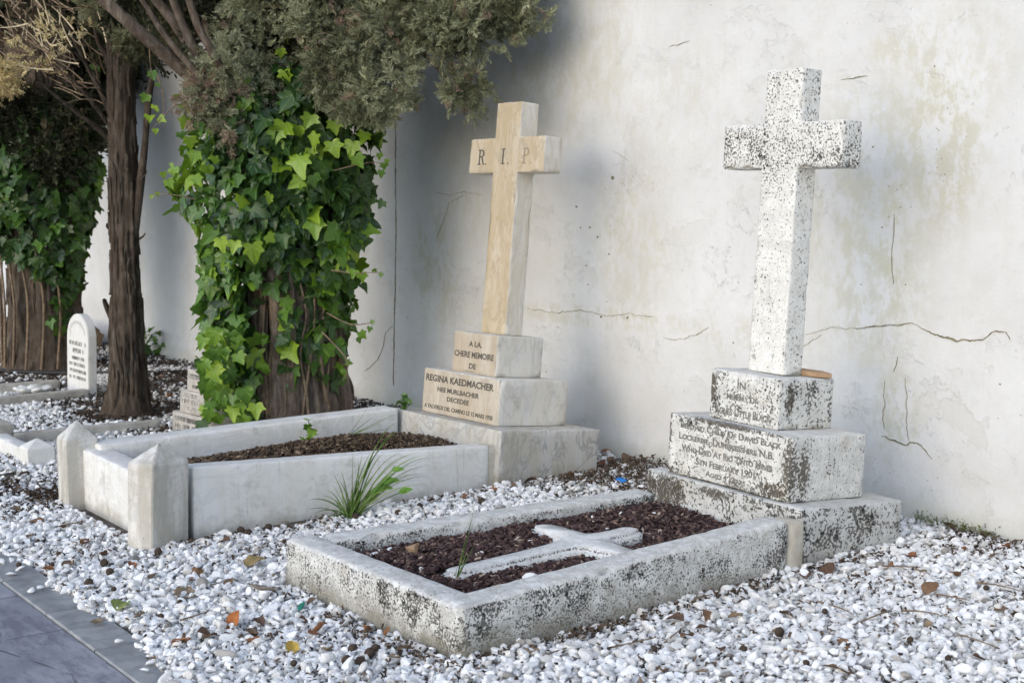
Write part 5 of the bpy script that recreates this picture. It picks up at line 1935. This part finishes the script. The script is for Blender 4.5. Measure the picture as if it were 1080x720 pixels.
put(LPROTO[0], 'dry_leaf', ground_at(884, 715, .022), .10, 'brown leaf at the bottom edge of the gravel right of the kerb', 'leaf', None, (.2, .2, 2.0))
put(LPROTO[1], 'dry_leaf', ground_at(982, 628, .028), .09, 'rounded orange brown leaf beside a twig on the right hand gravel', 'leaf', None, (.5, .1, .2))
put(LPROTO[4], 'dry_leaf', ground_at(873, 608, .025), .085, 'dark curled leaf on the gravel beside the lichened base slab', 'leaf', None, (.5, .2, .2), LEAFM[2])
for (x, y) in [(147, 655), (53, 605), (70, 600), (104, 660), (208, 612), (200, 615), (243, 620), (246, 616), (266, 680), (275, 660), (268, 672), (218, 675), (190, 682), (160, 614), (224, 677), (160, 700), (328, 640), (322, 660), (338, 667), (332, 672), (346, 690), (385, 668), (415, 700), (430, 690), (408, 670),
               (560, 692), (606, 662), (625, 655), (646, 645), (650, 640), (712, 660), (745, 655), (742, 667), (726, 678), (774, 655), (820, 670), (858, 670), (848, 612), (935, 604), (972, 606), (1005, 612), (1055, 648), (1010, 662), (978, 663), (1032, 700), (890, 685), (895, 692), (760, 690), (680, 700), (700, 712), (740, 714), (780, 640), (830, 655),
               (975, 548), (1000, 560), (1015, 585), (1040, 568), (1062, 566), (1060, 580), (1045, 592), (1020, 560), (960, 590), (990, 592), (20, 540), (40, 555), (70, 560), (90, 575), (30, 570), (110, 590), (60, 590), (15, 520), (25, 505), (140, 600), (120, 570), (210, 590), (235, 577), (650, 470), (655, 478), (663, 474), (670, 482), (640, 480), (646, 488), (672, 476), (680, 486), (660, 486), (636, 492),
               (520, 520), (540, 518), (560, 512), (490, 528), (600, 505), (20, 425), (150, 415), (165, 425), (170, 400), (180, 420), (120, 455), (90, 440), (190, 405), (155, 395), (200, 395), (30, 455)]:
    far_ = math.hypot(*ground_at(x, y)[:2])
    put(LPROTO[g_.randrange(10)], 'dry_leaf', ground_at(x + g_.uniform(-2, 2), y + g_.uniform(-1, 1), .020), g_.uniform(.035, .075) if far_ < 7 else g_.uniform(.06, .10), 'small curled dry leaf lying on the white gravel', 'leaf', LG)


# cypress cones: dark balls with cracked scales
def cone_mesh(seed):
    V, F = ico(3)
    g = np.random.default_rng(seed)
    dirs = g.normal(size=(14, 3))
    dirs /= np.linalg.norm(dirs, axis=1, keepdims=True)
    d = np.sort(V @ dirs.T, axis=1)
    gap = d[:, -1] - d[:, -2]
    r = 1 - .28 * np.exp(-gap / .05) + .05 * np.exp(-(1 - d[:, -1]) / .02)
    return np_mesh('cone', V * r[:, None], F)


CONEM = mat_simple('cone_scale', (.035, .026, .02), (.10, .07, .05), 60, .9, .4)
CONES = []
for i in range(3):
    me = cone_mesh(i)
    me.materials.append(CONEM)
    CONES.append(me)
CG = 'dark cypress cones fallen on the gravel'
for (x, y, big) in [(372, 690, 1), (390, 694, 1), (380, 703, 1), (396, 690, 1), (366, 702, 1), (94, 619, 1), (110, 598, 1), (116, 608, 1), (167, 586, 1), (262, 566, 1), (254, 563, 1), (283, 560, 1), (375, 548, 1), (443, 538, 1), (420, 545, 1), (592, 517, 0), (508, 532, 1), (170, 655, 0), (310, 705, 0), (822, 672, 1), (932, 650, 0), (785, 690, 0), (850, 705, 0),
                    (640, 498, 1), (620, 505, 1), (1000, 700, 0), (55, 600, 0), (20, 600, 0), (190, 640, 0), (240, 650, 0), (120, 626, 0), (205, 605, 0), (225, 600, 0), (40, 575, 0), (15, 545, 0), (30, 525, 0), (300, 575, 0), (870, 650, 0), (960, 680, 0), (690, 690, 0), (1040, 625, 0)]:
    put(CONES[g_.randrange(3)], 'cypress_cone', ground_at(x, y, .020), .0195 if big else .012, 'small dark cypress cone lying among the white stones', 'cone', CG)

# crumbs of leaf mould and bark between the stones
def litter():
    g = np.random.default_rng(91)
    def pts(n, x0, x1, y0, y1, thr, fx=1.4):
        x, y = g.uniform(x0, x1, n), g.uniform(y0, y1, n)
        k = np.array([noise.noise(Vector((a * fx, b_ * fx, 8))) for a, b_ in zip(x, y)]) > thr
        return x[k], y[k]
    sets = [pts(9000, -7.2, -2.2, 1.7, 5.1, .1, 2.2), pts(5500, -7.2, -2.2, 1.7, 5.1, -1), pts(15000, -15, -7.0, 3.2, 5.15, -.25), pts(9000, -14, -7.0, 1.8, 3.3, .05, 1.8),
            pts(3500, -7.6, -6.7, 1.85, 2.9, -.1, 3), pts(3500, -5.85, -4.72, 4.45, 5.12, -.4), pts(1200, -4.1, -3.3, 4.75, 5.12, -.1), pts(900, -3.61, -3.54, 2.3, 4.7, -.1, 3), pts(600, -4.9, -3.5, 2.30, 2.40, 0, 3), pts(600, -5.70, -5.55, 2.2, 4.6, -.2, 3)]
    x, y = [np.concatenate([q[i] for q in sets]) for i in (0, 1)]
    k = ~in_blocked(x, y)
    x, y = x[k], y[k]
    n = len(x)
    heap = np.where((x > -5.7) & (x < -5.15) & (y > 4.75), .05 * np.clip((y - 4.75) / .3, 0, 1), 0)
    z = np.clip(-0.02 - 0.028 * (4.3 - y), -0.10, -0.02) + g.uniform(.002, .026, n) + heap * g.random(n)
    sz = g.uniform(.003, .0085, n) * np.where(x < -7, 1.5, 1)
    R = rot_mats(g.normal(0, .5, n), g.normal(0, .5, n), g.uniform(0, 6.28, n)) * sz[:, None, None]
    T = np.concatenate([R, np.stack([x, y, z], 1)[:, :, None]], 2)
    V, F, A = scatter(CHIPS, g.integers(0, len(CHIPS), n), T, np.where(x < -7, g.random(n) * .5, g.random(n) * .9))
    tag(link('leaf_litter', np_mesh('litter', V, F, False, A), M['mulch_brown']), 'brown crumbs of leaf mould and bark between the white stones', 'litter', None, 'stuff')


litter()
# loose twigs
TWG = 'thin dry twigs scattered on the gravel'
for k, (x0, y0, x1, y1) in enumerate([(985, 632, 1022, 640), (700, 685, 722, 668), (862, 640, 900, 655), (820, 690, 860, 700), (930, 602, 980, 605), (560, 702, 600, 690), (830, 600, 815, 612), (1010, 675, 1050, 690), (730, 640, 750, 634), (340, 610, 300, 600), (190, 660, 225, 650), (900, 665, 940, 650), (950, 650, 990, 655), (640, 690, 690, 680), (60, 560, 90, 556), (1030, 620, 1075, 630)]):
    a, b_ = ground_at(x0, y0, .022), ground_at(x1, y1, .026)
    m = a.lerp(b_, .5) + Vector((g_.uniform(-.02, .02), g_.uniform(-.02, .02), .006))
    P = bezier(a, m, b_, 8)
    v, f = tube(P, list(np.linspace(.0035, .0018, 9)), 6, .3, k)
    c = P[4]
    me = np_mesh('twig', np.array(v) - np.array(c), np.array(f))
    me.materials.append(M['twig'])
    o = bpy.data.objects.new('twig', me)
    COL.objects.link(o)
    o.location = c
    tag(o, 'thin dry brown twig lying across the white gravel', 'twig', TWG)


# scraps
def scrap(name, pos, pts, mat, label, cat, rot):
    bm = bmesh.new()
    vs = [bm.verts.new((x, y, .006 * noise.noise(Vector((x * 60, y * 60, 1))))) for x, y in pts]
    f = bm.faces.new(vs)
    ex = bmesh.ops.extrude_face_region(bm, geom=[f])
    bmesh.ops.translate(bm, verts=[v for v in ex['geom'] if isinstance(v, bmesh.types.BMVert)], vec=(0, 0, .0035))
    bmesh.ops.recalc_face_normals(bm, faces=bm.faces)
    me = bpy.data.meshes.new(name)
    bm.to_mesh(me)
    bm.free()
    o = tag(link(name, me, mat), label, cat)
    o.location = pos
    o.rotation_euler = rot


scrap('plastic_scrap', ground_at(655, 512, .03), [(-.03, -.012), (-.01, -.018), (.025, -.012), (.032, .008), (.0, .016), (-.026, .01)], mat_simple('blue_plastic', (.015, .13, .42), (.03, .22, .58), 20, .4, .1), 'small blue plastic scrap on the gravel by the lichened kerb head', 'scrap', (.5, .1, .3))
scrap('plastic_scrap', ground_at(318, 645, .022), [(-.05, -.006), (-.01, -.012), (.03, -.006), (.05, .004), (.02, .012), (-.03, .008)], mat_simple('green_plastic', (.01, .16, .11), (.02, .24, .17), 20, .4, .1), 'narrow green plastic scrap on the gravel at the lichened kerb foot', 'scrap', (.15, .1, -.7))
# orange brown stone in the bark bed
me = bpy.data.meshes.new('stone')
V_, F_ = pebble_protos(3, 1, 77)[0]
o = tag(link('stone', np_mesh('stone', V_ * .034 * np.array([1, 1, 1.25]), F_), M['tile']), 'rounded orange brown stone in the bark bed beside the far kerb rail', 'stone')
o.location = (-4.47, 2.78, bed_height_R(-4.47, 2.78) + .022)
# white chips that have strayed: on the bark bed and on the edging stones
PM = []
for i, (v_, f_) in enumerate(pebble_protos(2, 5, 88)):
    me = np_mesh('chip', v_, f_, True, np.full(len(v_), .7))
    me.materials.append(M['gravel'])
    PM.append(me)
for (x, y) in [(400, 578), (395, 582), (410, 578), (548, 583), (525, 545), (548, 582), (507, 582), (655, 545), (640, 560), (500, 590), (610, 568), (560, 572), (690, 545), (445, 598), (532, 590), (625, 548)]:
    d = ray(x, y)
    q = ORG + d * ((.075 - CAMZ) / d[2])
    if not (-4.64 < q[0] < -3.8 and 2.56 < q[1] < 4.1 and off_cross(q[0], q[1])):
        continue
    put(PM[g_.randrange(5)], 'white_chip', Vector((q[0], q[1], bed_height_R(q[0], q[1]) + .010)), g_.uniform(.010, .018), 'stray white stone chip lying on the dark bark bed', 'stone', 'white chips on the bark bed')
put(PM[1], 'white_chip', Vector((-3.90, 2.93, bed_height_R(-3.9, 2.93) + .016)), .026, 'large pointed white chip beside the flat cement cross', 'stone', None, (.9, .2, .4))
for (x, y) in [(2, 592), (12, 590), (11, 605), (22, 599), (34, 622), (43, 619), (152, 706), (158, 699), (126, 676)]:
    d = ray(x, y)
    q = ORG + d * ((-.082 - CAMZ) / d[2])
    put(PM[g_.randrange(5)], 'white_chip', Vector((q[0], q[1], -.080)), g_.uniform(.014, .020), 'stray white stone chip lying on the grey edging stones', 'stone', 'white chips on the edging')


# ------------------------------------------------------------------ camera, light, sky
cam = bpy.data.cameras.new('camera')
cam.lens = F_PX / 1080 * 36
cam.sensor_width = 36
cam.clip_end = 1500
cam.clip_start = .05
cam.dof.use_dof = True
cam.dof.focus_distance = 5.7
cam.dof.aperture_fstop = 6.3
co = bpy.data.objects.new('camera', cam)
COL.objects.link(co)
Rm = Matrix([[B[0][i], B[1][i], -B[2][i]] for i in range(3)])
co.matrix_world = Matrix.Translation((0, 0, CAMZ)) @ Rm.to_4x4()
S.camera = co

SUN_EL, SUN_AZ = D2R(24), (.16, -1.0)     # direction towards the sun: low, square on to the wall
d = Vector((SUN_AZ[0], SUN_AZ[1], 0)).normalized() * math.cos(SUN_EL) + Vector((0, 0, math.sin(SUN_EL)))
sl = bpy.data.lights.new('sun', 'SUN')
sl.energy = .8
sl.angle = D2R(95)
sl.color = (1, .93, .82)
so = bpy.data.objects.new('sun', sl)
COL.objects.link(so)
so.rotation_euler = d.to_track_quat('Z', 'Y').to_euler()
w = bpy.data.worlds.new('World')
S.world = w
w.use_nodes = True
nt = w.node_tree
sky = nt.nodes.new('ShaderNodeTexSky')
sky.sky_type = 'NISHITA'
sky.sun_disc = False
sky.sun_elevation = SUN_EL
sky.sun_rotation = math.atan2(d.x, d.y)
nt.links.new(sky.outputs[0], nt.nodes['Background'].inputs[0])
nt.nodes['Background'].inputs[1].default_value = .15
sky.ozone_density = 2.0
S.view_settings.view_transform = 'Standard'
S.view_settings.look = 'None'
S.view_settings.exposure = 0.85
S.view_settings.gamma = 1
S.view_settings.use_curve_mapping = False
S.cycles.use_adaptive_sampling = True
S.cycles.adaptive_threshold = .025
S.cycles.max_bounces = 6
S.cycles.diffuse_bounces = 4
S.cycles.glossy_bounces = 2
S.cycles.transmission_bounces = 2
